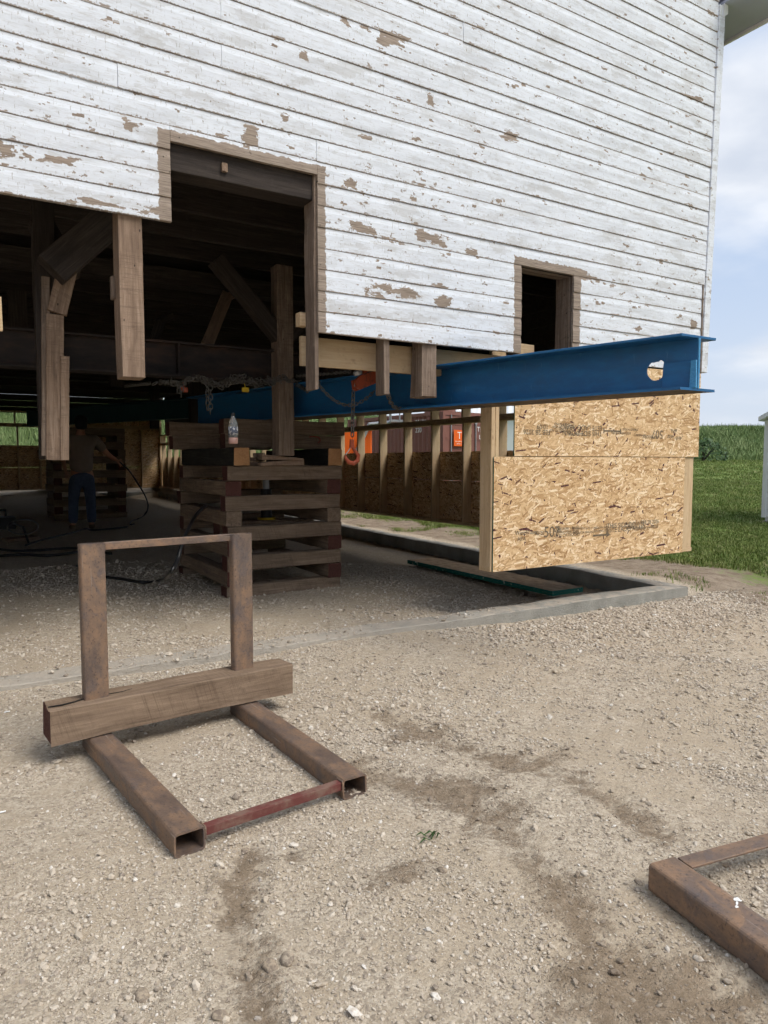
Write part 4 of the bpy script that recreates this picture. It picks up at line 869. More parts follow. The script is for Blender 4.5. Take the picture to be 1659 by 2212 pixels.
for nm, px, lab in (('tie_off_clip', 398, 'small orange clip hanging from the chain bundle on the left'), ('tie_off_clip', 530, 'small yellow clip hanging from the chain bundle in the middle')):
    mb = MB(); q = PY(px, 842, YC); mb.box(q.x - .03, q.x + .03, q.y - .01, q.y + .01, q.z - .02, q.z + .02); mb.tube([q + Vector((0, 0, .02)), q + Vector((-.01, 0, .06))], .005, 6)
    tag(obj(nm, bevel_mesh(mb.mesh(), .003, 1), M_ORANGE if px == 398 else M_YELLOW), lab, 'clip')

# ------------------------------------------------------------------ hoses
def smooth_path(pts, n=60):
    pts = [Vector(p) for p in pts]; out = []
    for i in range(len(pts) - 1):
        p0, p1, p2, p3 = pts[max(i - 1, 0)], pts[i], pts[i + 1], pts[min(i + 2, len(pts) - 1)]
        k = max(3, n // (len(pts) - 1))
        for j in range(k):
            u = j / k; out.append(.5 * ((2 * p1) + (p2 - p0) * u + (2 * p0 - 5 * p1 + 4 * p2 - p3) * u * u + (3 * p1 - p0 - 3 * p2 + p3) * u ** 3))
    out.append(pts[-1]); return out
def hose(pts, r, lab, mt=M_HOSE, nm='hydraulic_hose'):
    mb = MB(); mb.tube(smooth_path(pts), r, 8); return tag(obj(nm, mb.mesh(smooth=True), mt), lab, 'hose')
def gp(px, py, dz=.02):
    q = PZ(px, py, 0)
    for _ in range(3): q = PZ(px, py, g1(q.x, q.y) + dz)
    return q
hose([PY(445, 1092, 2.15), PY(425, 1110, 1.8), PY(408, 1140, 1.55), PY(393, 1175, 1.3), PY(383, 1210, 1.2), PY(366, 1240, 1.1), gp(345, 1254), gp(310, 1258), gp(260, 1250), gp(215, 1244), gp(185, 1228), gp(165, 1222)], .016, 'black hydraulic hose drooping from the nearer timber stack to the gravel')
hose([gp(-20, 1183), gp(30, 1190), gp(90, 1188), gp(150, 1184), gp(220, 1186)], .018, 'upper black hose lying across the gravel at the left edge')
hose([gp(-20, 1203), gp(40, 1198), gp(100, 1200), gp(150, 1195), gp(185, 1190), gp(240, 1196)], .018, 'lower black hose lying across the gravel at the left edge')
hose([gp(55, 1178), gp(85, 1168), gp(125, 1158), gp(160, 1150), gp(185, 1142), gp(200, 1145), gp(240, 1142), gp(275, 1138)], .016, 'black hose snaking past the boots of the standing person')
HAND = PY(262, 1001, 8.65)
hose([HAND + Vector((-.03, 0, .03)), HAND, PY(280, 1018, 8.62), PY(298, 1045, 8.6), PY(314, 1072, 8.6), PY(320, 1095, 8.6), PY(312, 1112, 8.6), gp(300, 1120), gp(285, 1125), gp(281, 1133), gp(290, 1132)], .013, 'black hose held by the standing person, curving down to the ground')

# ------------------------------------------------------------------ pump unit at the left edge
pq = gp(22, 1150, 0); pu = empty('hydraulic_pump', pq); tag(pu, 'dark hydraulic pump unit with a round hand wheel on the gravel at the left', 'pump')
mb = MB(); mb.box(pq.x - .42, pq.x + .08, pq.y - .15, pq.y + .2, pq.z + .06, pq.z + .26); obj('tank', bevel_mesh(mb.mesh(), .02, 2), M_DARK, pu)
mb = MB(); mb.tube([(pq.x - .30, pq.y + .02, pq.z + .26), (pq.x - .30, pq.y + .02, pq.z + .40)], .08, 14); mb.tube([(pq.x - .05, pq.y + .1, pq.z + .26), (pq.x - .05, pq.y + .1, pq.z + .36), (pq.x - .2, pq.y + .1, pq.z + .36)], .018, 8); obj('motor', mb.mesh(), M_DARK, pu)
mb = MB(); wc = gp(50, 1138, .28); mb.tube([wc + Vector((.19 * math.cos(a_), .02 * math.sin(a_), .10 * math.sin(a_) )) for a_ in np.linspace(0, 2 * math.pi, 25)[:-1]], .012, 6, closed=True); obj('hand_wheel', mb.mesh(smooth=True), M_CHAIN, pu)
mb = MB(); mb.tube([wc, gp(63, 1176, .01)], .016, 8); mb.tube([wc, pq + Vector((0, 0, .16))], .014, 8); obj('wheel_stand', mb.mesh(), M_DARK, pu)
o = member('plank', gp(10, 1166, .02), gp(78, 1160, .02), .34, .035, W_POST); tag(o, 'short pale plank lying under the pump unit', 'plank')

# ------------------------------------------------------------------ person
def skin_obj(nm, joints, edges, mt, parent, wm, sub=2, root=0):
    me = bpy.data.meshes.new(nm); me.from_pydata([j[0] for j in joints], edges, []); o = obj(nm, me, mt, parent, wm=wm)
    md = o.modifiers.new('skin', 'SKIN'); md.use_smooth_shade = True
    for i, j in enumerate(joints):
        r = j[1]; me.skin_vertices[0].data[i].radius = r if isinstance(r, tuple) else (r, r); me.skin_vertices[0].data[i].use_root = (i == root)
    s = o.modifiers.new('sub', 'SUBSURF'); s.levels = sub; s.render_levels = sub
    return o
pp = PZ(180, 1144, .08); PBASE = Vector((pp.x, 8.70, g1(pp.x, 8.7))); S = 1.92 / 1.80
per = empty('person', PBASE); tag(per, 'person in dark cap, brown T-shirt and jeans, back turned, holding a hose', 'person')
hl = (HAND - PBASE) / S                                      # hand in body coordinates
pw = Matrix.Translation(PBASE) @ Matrix.Scale(S, 4)
el = Vector((.42, .06, 1.20)); shR, shL = Vector((.21, 0, 1.43)), Vector((-.21, 0, 1.43))
fd = (hl - el).normalized(); wr = hl - fd * .10
J = [((0, 0, .96), .09), ((0, 0, 1.15), .08), ((0, 0, 1.36), .085), ((0, .0, 1.49), .07), ((.01, .02, 1.58), .058), ((.015, .02, 1.655), (.075, .088)), ((.015, .025, 1.74), (.072, .085)),   # 0-6 trunk, neck, head
     (tuple(shR), .062), (tuple(el), .044), (tuple(wr), .028), (tuple(wr + fd * .055), (.034, .018)),                                                                    # 7-10 right arm
     (tuple(shL), .062), ((-.27, .02, 1.16), .044), ((-.22, .15, .95), .028), ((-.20, .20, .90), (.034, .018)),                                                          # 11-14 left arm in front of the body
     ((.11, 0, .90), .095), ((.125, .02, .50), .062), ((.13, -.01, .09), .042), ((.14, .13, .04), .035),                                                                  # 15-18 right leg
     ((-.11, 0, .90), .095), ((-.13, .02, .50), .062), ((-.15, -.01, .09), .042), ((-.16, .13, .04), .035)]
Ed = [(0, 1), (1, 2), (2, 3), (3, 4), (4, 5), (5, 6), (2, 7), (7, 8), (8, 9), (9, 10), (2, 11), (11, 12), (12, 13), (13, 14), (0, 15), (15, 16), (16, 17), (17, 18), (0, 19), (19, 20), (20, 21), (21, 22)]
sdv = fd.cross(Vector((0, 1, 0))).normalized()
for base, f_, sv, lst in ((10, fd, sdv, ((.030, .075), (.011, .085), (-.009, .08), (-.028, .062))), (14, Vector((.3, .6, -.7)).normalized(), Vector((.9, 0, .4)).normalized(), ((.030, .075), (.011, .085), (-.009, .08), (-.028, .062)))):
    b0 = Vector(J[base][0])
    for off, ln in lst:
        i = len(J); J.append((tuple(b0 + f_ * .03 + sv * off), .0095)); J.append((tuple(b0 + f_ * ln * .75 + sv * off + Vector((0, .012, -.012))), .0085)); J.append((tuple(b0 + f_ * ln + sv * off * .8 + Vector((0, .03, -.03))), .0075))
        Ed += [(base, i), (i, i + 1), (i + 1, i + 2)]
    i = len(J); J.append((tuple(b0 - f_ * .01 + sv * .045), .010)); J.append((tuple(b0 + f_ * .035 + sv * .055 + Vector((0, .02, 0))), .008)); Ed += [(base, i), (i, i + 1)]
skin_obj('body', J, Ed, M_SKIN, per, pw)
skin_obj('shirt', [((0, 0, .88), .20), ((0, 0, 1.08), .19), ((0, 0, 1.28), .20), ((0, 0, 1.42), .165), ((0, .0, 1.50), .09), (tuple(shR), .098), (tuple(shR.lerp(el, .72)), .078), (tuple(shL), .098), ((-.262, .02, 1.22), .080)],
         [(0, 1), (1, 2), (2, 3), (3, 4), (3, 5), (5, 6), (3, 7), (7, 8)], M_SHIRT, per, pw)
skin_obj('jeans', [((0, 0, .95), .165), ((.0, 0, .84), .155), ((.105, 0, .74), .108), ((.125, .02, .48), .085), ((.132, 0, .09), .075), ((-.105, 0, .74), .108), ((-.13, .02, .48), .085), ((-.15, 0, .09), .075)], [(0, 1), (1, 2), (2, 3), (3, 4), (1, 5), (5, 6), (6, 7)], M_JEAN, per, pw)
for sx in (.135, -.153):
    skin_obj('boot', [((sx, -.045, .055), .05), ((sx, .05, .05), .05), ((sx * 1.06, .17, .035), .038)], [(0, 1), (1, 2)], M_BOOT, per, pw)
mb = MB(); mb.lathe([(.098, 0), (.104, .04), (.09, .10), (.05, .135), (.01, .142)], 20, (0, 0, 0)); mb.prism([(-.075, .0), (.075, .0), (.06, .014), (-.06, .014)], .06, .19)
o = obj('cap', mb.mesh(smooth=True), M_CAP, per, wm=pw @ Matrix.Translation((.015, .015, 1.685)) @ Matrix.Rotation(.12, 4, 'X'))
mb = MB(); mb.lathe([(.04, -.10), (.085, -.06), (.096, 0), (.098, .03)], 18, (0, -.012, 0)); obj('hair', mb.mesh(smooth=True), M_CAP, per, wm=pw @ Matrix.Translation((.015, .015, 1.69)))

# ------------------------------------------------------------------ rusty steel sleds
def tube_rail(w_, h_, L_, t=.006):
    """hollow rectangular tube, long axis local X, rounded edges, open ends"""
    def sec(w2, h2, r):
        P = []
        for cx_, cz_, a0 in ((w2 - r, h2 - r, 0), (-w2 + r, h2 - r, 90), (-w2 + r, -h2 + r, 180), (w2 - r, -h2 + r, 270)):
            for k in range(4): a_ = math.radians(a0 + 30 * k); P.append((cx_ + r * math.cos(a_), cz_ + r * math.sin(a_)))
        return P
    so, si = sec(w_ / 2, h_ / 2, .012), sec(w_ / 2 - t, h_ / 2 - t, .007); n = 16; vs = []
    for x in (-L_ / 2, L_ / 2):
        vs += [(x, a_, b_) for a_, b_ in so] + [(x, a_, b_) for a_, b_ in si]
    fs = []
    for j in range(n):
        k = (j + 1) % n
        fs += [(j, k, 2 * n + k, 2 * n + j), (n + j, 3 * n + j, 3 * n + k, n + k), (j, n + j, n + k, k), (2 * n + j, 2 * n + k, 3 * n + k, 3 * n + j)]
    mb = MB(); mb.add(vs, fs); me = mb.mesh(); return me
def rail(nm, p0, p1, w_, h_, mt, parent, up=None):
    m, L_ = frame_from(p0, p1, up); return obj(nm, tube_rail(w_, h_, L_), mt, parent, wm=m)
RH = .078
lf0 = Vector((-5.495, -2.128, 0)); lb0 = PZ(187, 1580, .08); lb0 = Vector((-5.603, -1.05, 0))
rf0 = Vector((-4.862, -2.065, 0)); rb0 = Vector((-4.915, -.985, 0))
zc = RH / 2 + .004
s1_ = empty('steel_sled', ((lf0 + rf0 + lb0 + rb0) / 4)); tag(s1_, 'rusty steel sled of square tubes with two uprights, a timber lying across it', 'steel sled', 'rusty steel sleds on the gravel')
rail('runner', lf0 + Vector((0, 0, zc)), lb0 + Vector((0, 0, zc)), .103, RH, M_RUST, s1_); rail('runner', rf0 + Vector((0, 0, zc)), rb0 + Vector((0, 0, zc)), .103, RH, M_RUST, s1_)
acr = (rf0 - lf0).normalized(); aln = (lb0 - lf0).normalized()
q1, q2 = PZ(191, 1545, RH), PZ(510, 1485, RH)
uL = lb0 - aln * .035; uR = rb0 - (rb0 - rf0).normalized() * .035
UT = .90
for ub in (uL, uR): rail('upright', ub + Vector((0, 0, RH + .004)), ub + Vector((0, 0, UT)), .104, .052, M_RUST, s1_, up=aln)
mb = MB(); mb.box(-.5, .5, -.011, .011, -.012, .012)
ta, tb = uL + acr * .053 + Vector((0, 0, UT - .016)), uR - acr * .053 + Vector((0, 0, UT - .016))
m_, L_ = frame_from(ta, tb); mb = MB(); mb.box(-L_ / 2, L_ / 2, -.006, .006, -.016, .016); mb.box(-L_ / 2, L_ / 2, .0062, .03, .006, .016); obj('top_bar', bevel_mesh(mb.mesh(), .002, 1), M_RUST, s1_, wm=m_)
ta, tb = lf0 + acr * .0525 + aln * .022 + Vector((0, 0, .055)), rf0 - acr * .0525 + aln * .022 + Vector((0, 0, .055))
m_, L_ = frame_from(ta, tb); mb = MB(); mb.box(-L_ / 2, L_ / 2, -.016, .016, -.012, .018); obj('cross_bar', bevel_mesh(mb.mesh(), .003, 2), M_REDBAR, s1_, wm=m_)
def weld(p0, p1, parent):
    p0, p1 = Vector(p0), Vector(p1); mb = MB(); n_ = max(4, int((p1 - p0).length / .006)); mb.tube([p0.lerp(p1, i / n_) for i in range(n_ + 1)], [.0032 + .0013 * (i % 2) for i in range(n_ + 1)], 6); obj('weld_bead', mb.mesh(smooth=True), M_RUST, parent)
for ub in (uL, uR):
    for sg_ in (-1, 1): weld(ub + acr * .05 + aln * .028 * sg_ + Vector((0, 0, RH + .004)), ub - acr * .05 + aln * .028 * sg_ + Vector((0, 0, RH + .004)), s1_)
for q_, sg_ in ((lf0, 1), (rf0, -1)):
    weld(q_ + acr * .0525 * sg_ + aln * .002 + Vector((0, 0, .076)), q_ + acr * .0525 * sg_ + aln * .042 + Vector((0, 0, .076)), s1_); weld(q_ + acr * .0525 * sg_ + aln * .002 + Vector((0, 0, .036)), q_ + acr * .0525 * sg_ + aln * .002 + Vector((0, 0, .075)), s1_)
for q_, sg_ in ((uL, 1), (uR, -1)): weld(q_ + acr * .0535 * sg_ - aln * .008 + Vector((0, 0, UT - .034)), q_ + acr * .0535 * sg_ - aln * .008 + Vector((0, 0, UT)), s1_)
# timber on the sled
tz = RH + .006
T0 = PZ(110, 1613, tz); T1 = PZ(633.5, 1499, tz); td = (T1 - T0).normalized(); tn = Vector((-td.y, td.x, 0))
TH_, TW_ = .150, .150
t0c = T0 + tn * TW_ / 2 + Vector((0, 0, TH_ / 2)); t1c = T1 + tn * TW_ / 2 + Vector((0, 0, TH_ / 2))
W_SLED = m_wood('rough_sawn_timber', (0.10, 0.068, 0.045), (0.225, 0.158, 0.108), (0.35, 0.255, 0.175), stain=.35, saw=.45)
o = member('sawn_timber', t0c, t1c, TW_, TH_, (W_SLED, W_RED), None, bev=.006, rough=.006); tag(o, 'rough square timber lying across the rusty sled, red painted end', 'timber')
ck = MB(); ckp = [t0c + td * (.004 + .05 * i) + Vector((0, 0, TH_ / 2 + .0012)) - tn * (TW_ * .18 + .012 * math.sin(i * 1.3) - .006 * i) for i in range(8)]
ck.tube(ckp, [.003, .0035, .003, .0025, .003, .002, .0015, .0008], 5); obj('split', ck.mesh(), W_TIEB, o)

s2 = empty('steel_sled', (-4.42, -3.3, 0)); tag(s2, 'rusty steel sled at the right edge, thin flat bar and white splash on its runner', 'steel sled', 'rusty steel sleds on the gravel')
gA = g1(-4.4, -3.1); R2H = .085
e0 = PZ(1432, 1858, R2H + gA); e1 = PZ(1732, 2070, R2H + gA); d2 = (e1 - e0); d2.z = 0; d2.normalize(); n2 = Vector((-d2.y, d2.x, 0))
ra0 = Vector((e0.x, e0.y, gA + R2H / 2 + .001)); ra1 = ra0 + d2 * 1.12
rail('runner', ra0, ra1, .105, R2H, M_RUST, s2)
cp = MB(); cp.box(-.0025, .0025, -.046, .046, -.036, .036); obj('end_cap', cp.mesh(), M_RUST, s2, wm=frame_from(ra0 + d2 * .003, ra0 + d2 * 1)[0] @ Matrix.Translation((-(.997) / 2 + .0, 0, 0)))
rb0_ = ra0 + n2 * .74; rail('runner', rb0_, rb0_ + d2 * 1.12, .105, R2H, M_RUST, s2)
m_, L_ = frame_from(ra0 + n2 * .0528 + d2 * .03 + Vector((0, 0, R2H / 2 - .006)), rb0_ - n2 * .0528 + d2 * .03 + Vector((0, 0, R2H / 2 - .006))); mb = MB(); mb.box(-L_ / 2, L_ / 2, -.028, .028, -.004, .004); obj('flat_bar', bevel_mesh(mb.mesh(), .0015, 1), M_RUST, s2, wm=m_)
m_, L_ = frame_from(ra1 + n2 * .0528 - d2 * .03, rb0_ + d2 * 1.09 - n2 * .0528); mb = MB(); mb.box(-L_ / 2, L_ / 2, -.019, .019, -.02, .02); obj('cross_bar', mb.mesh(), M_REDBAR, s2, wm=m_)
sp = PZ(1592, 1950, gA + R2H); ml = MB()
def blob(c, r, k, el_=1.0, ax=Vector((1, 0, 0))):
    ay = Vector((-ax.y, ax.x, 0)); vs = [tuple(c)]; 
    for j in range(12): a_ = 2 * math.pi * j / 12; rr = r * random.uniform(.7, 1.2); vs.append(tuple(c + ax * math.cos(a_) * rr * el_ + ay * math.sin(a_) * rr))
    ml.add(vs, [(0, 1 + j, 1 + (j + 1) % 12) for j in range(12)])
sp2 = Vector((sp.x, sp.y, gA + R2H + .0028)); vd = (sp2 - CAM); vd.z = 0; vd.normalize()
blob(sp2 + vd * .012, .010, 0, 1.0, vd); blob(sp2 - vd * .008, .003, 0, 4.5, vd); blob(sp2 - vd * .024, .005, 0, 1.2, vd)
obj('white_splash', ml.mesh(), M_LETTER, s2)

# ------------------------------------------------------------------ board on the ground inside the foundation
bz = -.06
c_ = [PZ(880, 1209, bz + .05), PZ(1193, 1277, bz + .05)]
bd = (c_[1] - c_[0]).normalized(); bnn = Vector((-bd.y, bd.x, 0)); Lb = (c_[1] - c_[0]).length
mb = MB()
for k in range(2): mb.box(-Lb / 2, Lb / 2, 0, .42, .024 * k, .024 * k + .0235)
me = mb.mesh()
for p in me.polygons: p.material_index = 0 if abs(p.normal.z) > .5 else 1
m_ = Matrix((bd, bnn, UPZ)).transposed().to_4x4(); m_.translation = (c_[0] + c_[1]) / 2 + Vector((0, 0, -.048))
M_OSBG = material('weathered_strand_board', lambda t: dict(col=t.mix(.5, t.ramp(t.xyz(t.vor(t.scale(t.n('ShaderNodeTexCoord').outputs['Object'], (14, 30, 1)), 1).outputs['Color'])[0], [(0, (.28, .19, .11)), (1, (.56, .42, .28))]), t.ramp(t.noise(t.pos(), 8, 5), [(.3, (.28, .2, .13)), (.7, (.5, .38, .26))])), rough=.85))
tag(obj('osb_offcut', me, [M_OSBG, M_GREEN], None, wm=m_), 'long strip of strand board with green edges lying on the dirt inside the foundation', 'board')

# ------------------------------------------------------------------ cobbles, weed, litter
def stone_mesh(seed, sx=1, sy=.8, sz=.6, sub=2, rough=.12):
    bm = bmesh.new(); bmesh.ops.create_icosphere(bm, subdivisions=sub, radius=1.0); r = random.Random(seed); o_ = [Vector((r.uniform(-9, 9),) * 3) for _ in range(3)]
    dirs = [Vector((r.gauss(0, 1), r.gauss(0, 1), r.gauss(0, 1))).normalized() for _ in range(7)]; cut = [r.uniform(.62, .95) for _ in range(7)]
    for v in bm.verts:
        for d, c in zip(dirs, cut):
            k = v.co.dot(d)
            if k > c: v.co -= d * (k - c) * (1 - rough)
        v.co = Vector((v.co.x * sx, v.co.y * sy, v.co.z * sz))
    if sub > 1:
        from mathutils import noise as mn
        for v in bm.verts: k = 1 + .16 * mn.noise(v.co.normalized() * 1.7 + o_[0]) + .05 * mn.noise(v.co.normalized() * 5 + o_[1]); v.co *= k
    me = bpy.data.meshes.new('stone'); bm.to_mesh(me); bm.free(); me.polygons.foreach_set('use_smooth', [sub > 1] * len(me.polygons)); return me
CB = [(585, 2087, .021, 'pale oval cobble standing in the damp soil below the sled'), (620, 2072, .021, 'grey brown cobble beside the pale oval one'), (307, 2150, .019, 'brown rounded cobble near the bottom left of the picture'),
      (530, 1838, .014, 'small tan cobble just right of the sled runner end'), (1379, 1906, .013, 'smooth tan cobble touching the corner of the right sled'), (713, 1597, .012, 'reddish round cobble right of the far sled runner'),
      (475, 2195, .017, 'light cobble at the bottom edge below the damp soil'), (1570, 1870, .014, 'brown cobble inside the right sled'), (730, 1577, .009, 'small brown cobble beyond the reddish one'), (905, 1765, .012, 'grey cobble above the green weed'), (955, 1880, .014, 'angular whitish cobble below the green weed'), (1620, 1835, .013, 'round brown cobble near the flat bar of the right sled')]
for i, (px, py, r, lab) in enumerate(CB):
    q = gp(px, py, r * .12); me = stone_mesh(50 + i, r * 1.25, r * .85, r * .6, 3, .05)
    tag(obj('cobble', me, M_COBBLE, None, q, (random.uniform(-.2, .2), random.uniform(-.2, .2), random.uniform(0, 6))), lab, 'stone', 'rounded cobbles among the gravel')
wq = gp(935, 1808, .004); wb = MB()
for i in range(9):
    a_ = random.uniform(-.6, .6) + (math.pi if i % 3 == 0 else 0); ln = random.uniform(.02, .05); d_ = Vector((math.cos(a_), math.sin(a_), 0)); n_ = Vector((-d_.y, d_.x, 0)); b0 = wq + Vector((random.uniform(-.025, .025), random.uniform(-.015, .015), 0))
    P = [b0, b0 + d_ * ln * .5 + Vector((0, 0, .014)), b0 + d_ * ln + Vector((0, 0, .003))]; wv = [.002, .004, .0004]
    vs = []; 
    for p_, ww in zip(P, wv): vs += [p_ + n_ * ww, p_ - n_ * ww + Vector((0, 0, .002))]
    wb.add(vs, [(0, 1, 3, 2), (2, 3, 5, 4)])
tag(obj('weed', wb.mesh(), M_LEAF), 'small uprooted green weed lying on the gravel', 'weed')
for i, (px, py, lab) in enumerate([(4, 1755, 'white plastic scrap at the left edge of the gravel'), (15, 1538, 'tiny white litter on the gravel left of the sled')]):
    q = gp(px, py, .004); mb = MB(); mb.tube([q + Vector((-.012, .002, 0)), q + Vector((0, 0, .002)), q + Vector((.012, .004, 0))], .003, 6); tag(obj('litter', mb.mesh(), M_LETTER), lab, 'litter')

# ------------------------------------------------------------------ beyond the barn: container, tank, metal building, lift, shed, bush
def cdir(px, r): d = ray(px, 996); d.z = 0; d.normalize(); return Vector((CAM.x, CAM.y, 0)) + d * r, d
A_, dv = cdir(957, 24.5); rv = Vector((dv.y, -dv.x, 0)); ca, sa = math.cos(math.radians(40)), math.sin(math.radians(40))
eD = rv * ca + dv * sa; eS = -rv * sa + dv * ca; zc0 = g1(A_.x, A_.y) - .05; CH = 2.60
cont = empty('shipping_container', (A_.x, A_.y, zc0)); tag(cont, 'brown shipping container with white numbers behind the stud wall', 'container')
cw = Matrix((eD, eS, UPZ)).transposed().to_4x4(); cw.translation = Vector((A_.x, A_.y, zc0))     # local X across the doors, local Y along the long side
def cobj(nm, mb, mt, par=None): return obj(nm, mb.mesh(), mt, par or cont, wm=cw)
mb = MB(); n = 24; vs = []; W2, LL = 2.44, 6.06
for i in range(n * 4 + 1):
    y_ = .08 + (LL - .16) * i / (n * 4); off = (.0, .0, .036, .036)[i % 4]; vs += [(off, y_, .16), (off, y_, CH - .12)]
mb.add(vs, [(2 * i, 2 * i + 2, 2 * i + 3, 2 * i + 1) for i in range(n * 4)]); cobj('side_panel', mb, M_CONT)
mb = MB(); mb.box(W2 - .03, W2, .05, LL - .05, .1, CH - .05); mb.box(.05, W2 - .05, LL - .03, LL, .1, CH - .05); mb.box(.02, W2 - .02, .05, LL - .02, CH - .04, CH - .01); mb.box(.05, W2 - .05, .05, LL, .1, .16); cobj('shell', mb, M_CONT)
mb = MB()
for x0, x1, y0, y1, z0, z1 in [(-.02, .08, -.02, .08, 0, CH), (W2 - .08, W2 + .02, -.02, .08, 0, CH), (-.02, .08, LL - .08, LL + .02, 0, CH), (W2 - .08, W2 + .02, LL - .08, LL + .02, 0, CH), (-.018, .06, .08, LL - .08, CH - .12, CH - .002), (-.018, .06, .08, LL - .08, .0, .15), (.08, W2 - .08, -.018, .06, CH - .12, CH - .002), (.08, W2 - .08, -.018, .06, 0, .15)]: mb.box(x0, x1, y0, y1, z0, z1)
cobj('corner_frame', mb, M_CONT)
for k in range(2):
    x0 = .085 + k * 1.14; mb = MB(); mb.box(x0, x0 + 1.125, .01, .05, .155, CH - .125)
    for zz in (.55, 1.1, 1.65, 2.15): mb.box(x0 + .05, x0 + 1.07, -.006, .009, zz, zz + .09)
    dr = cobj('door', mb, M_CONT)
    for xx in (.25, .85):
        mb = MB(); mb.tube([(x0 + xx, -.035, .1), (x0 + xx, -.035, CH - .1)], .022, 8); mb.box(x0 + xx - .05, x0 + xx + .05, -.05, -.012, .2, .28); mb.box(x0 + xx - .05, x0 + xx + .05, -.05, -.012, 2.2, 2.28); cobj('lock_rod', mb, M_STEEL, dr)
def ctext(body, x, y, z, size, face):
    me = text_mesh(body, size); me.materials.append(M_LETTER)
    loc = Matrix.Translation((x, y, z)) @ (Matrix.Rotation(math.pi / 2, 4, 'X') if face == 'door' else Matrix.Rotation(-math.pi / 2, 4, 'Z') @ Matrix.Rotation(math.pi / 2, 4, 'X'))
    obj('white_lettering', me, None, cont, wm=cw @ loc)
ctext('23174', -.006, 1.55, 2.28, .24, 'side'); ctext('220', -.006, 1.55, 2.00, .24, 'side'); ctext('TR', 1.50, -.062, 2.02, .24, 'door'); ctext('U', 1.60, -.062, 1.74, .24, 'door')
sg = empty('orange_sign', cw @ Vector((.66, -.07, 1.5))); tag(sg, 'orange square sign with a white letter T on the container door', 'sign')
mb = MB(); mb.box(.42, .90, -.075, -.063, 1.42, 1.98); obj('sign_board', mb.mesh(), M_SIGNO, sg, wm=cw)
for body, x, z, s_ in (('T', .57, 1.78, .34), ('TRANSAMERICA', .47, 1.58, .055), ('LEASING', .54, 1.50, .055)):
    me = text_mesh(body, s_); me.materials.append(M_LETTER); obj('sign_lettering', me, None, sg, wm=cw @ Matrix.Translation((x, -.0765, z)) @ Matrix.Rotation(math.pi / 2, 4, 'X'))
tq, _ = cdir(950, 33); tq.z = g1(tq.x, tq.y); tk = empty('storage_tank', tq); tag(tk, 'brown upright storage tank with ladder rising behind the container', 'tank')
mb = MB(); mb.lathe([(.72, 0), (.72, 5.2), (.3, 5.7), (.05, 5.72)], 32, tq); obj('shell', mb.mesh(smooth=False), M_CONT, tk)
for zz in (1.3, 2.6, 3.05, 3.9, 4.9): mb = MB(); mb.lathe([(.745, zz), (.76, zz + .03), (.745, zz + .06)], 32, tq); obj('hoop', mb.mesh(), M_CONT, tk)
rt = Vector((dv.y, -dv.x, 0))
mb = MB(); lb = tq + rt * .80 - dv * .25
for s_ in (-.18, .18): mb.tube([lb + rt * s_ + Vector((0, 0, .1)), lb + rt * s_ + Vector((0, 0, 5.3))], .02, 6)
for k in range(17): mb.tube([lb + rt * -.18 + Vector((0, 0, .3 + .3 * k)), lb + rt * .18 + Vector((0, 0, .3 + .3 * k))], .014, 5)
obj('ladder', mb.mesh(), M_DARK, tk)
mq, md_ = cdir(1075, 44); mq.z = g1(mq.x, mq.y); mr = Vector((md_.y, -md_.x, 0)); mbd = empty('metal_building', mq); tag(mbd, 'white metal building with ribbed roof behind the container', 'building')
mw = Matrix((mr, md_, UPZ)).transposed().to_4x4(); mw.translation = mq
mb = MB(); mb.box(-4.2, 4.2, 0, 7, -.3, 2.9); obj('wall', mb.mesh(), M_METALW, mbd, wm=mw)
mb = MB(); mb.prism([(-4.4, 0), (4.4, 0), (4.4, .08), (-4.4, .08)], 0, 1); 
rfm = MB(); rfm.add([(-4.4, -.3, 2.85), (4.4, -.3, 2.85), (4.4, 3.5, 4.9), (-4.4, 3.5, 4.9), (4.4, 7.3, 2.85), (-4.4, 7.3, 2.85), (-4.4, -.3, 2.78), (4.4, -.3, 2.78)], [(0, 1, 2, 3), (3, 2, 4, 5), (6, 7, 1, 0)]); rfo = obj('roof', rfm.mesh(), M_METALW, mbd, wm=mw)
for i in range(29):
    x = -4.35 + i * .31; mb = MB(); mb.tube([(x, -.31, 2.87), (x, 3.5, 4.92)], .03, 4); obj('rib', mb.mesh(), M_METALW, rfo, wm=mw)
# boom lift
bq, bdv = cdir(772, 20.5); bq.z = g1(bq.x, bq.y); brv = Vector((bdv.y, -bdv.x, 0)); lift = empty('boom_lift', bq); tag(lift, 'orange boom lift with grey arm and railed basket behind the studs', 'boom lift')
lw = Matrix((brv, bdv, UPZ)).transposed().to_4x4(); lw.translation = bq
mb = MB(); mb.box(-.5, .42, -.1, .5, .55, 1.95); obj('counterweight', bevel_mesh(mb.mesh(), .05, 2), M_SIGNO, lift, wm=lw)
mb = MB(); mb.box(-.9, .9, -.2, 1.4, .35, .56); obj('chassis', mb.mesh(), M_DARK, lift, wm=lw)
for x in (-.9, .9):
    for y_ in (0, 1.2):
        mb = MB(); mb.tube([(x - .12, y_, .36), (x + .12, y_, .36)], .36, 20); obj('wheel', mb.mesh(), M_DARK, lift, wm=lw)
mb = MB(); mb.tube([(-.2, -.2, .9), (.35, -.2, 2.05), (.95, -.2, 2.1)], .06, 8); obj('arm', mb.mesh(), M_STEEL, lift, wm=lw)
mb = MB()
for z in (2.15, 2.42, 2.65): mb.tube([(.95, -.3, z), (1.45, -.3, z), (1.45, .4, z), (.95, .4, z)], .02, 6, closed=True)
for x, y_ in ((.95, -.3), (1.45, -.3), (1.45, .4), (.95, .4), (1.2, -.3)): mb.tube([(x, y_, 2.1), (x, y_, 2.66)], .02, 6)
obj('basket', mb.mesh(), M_STEEL, lift, wm=lw)
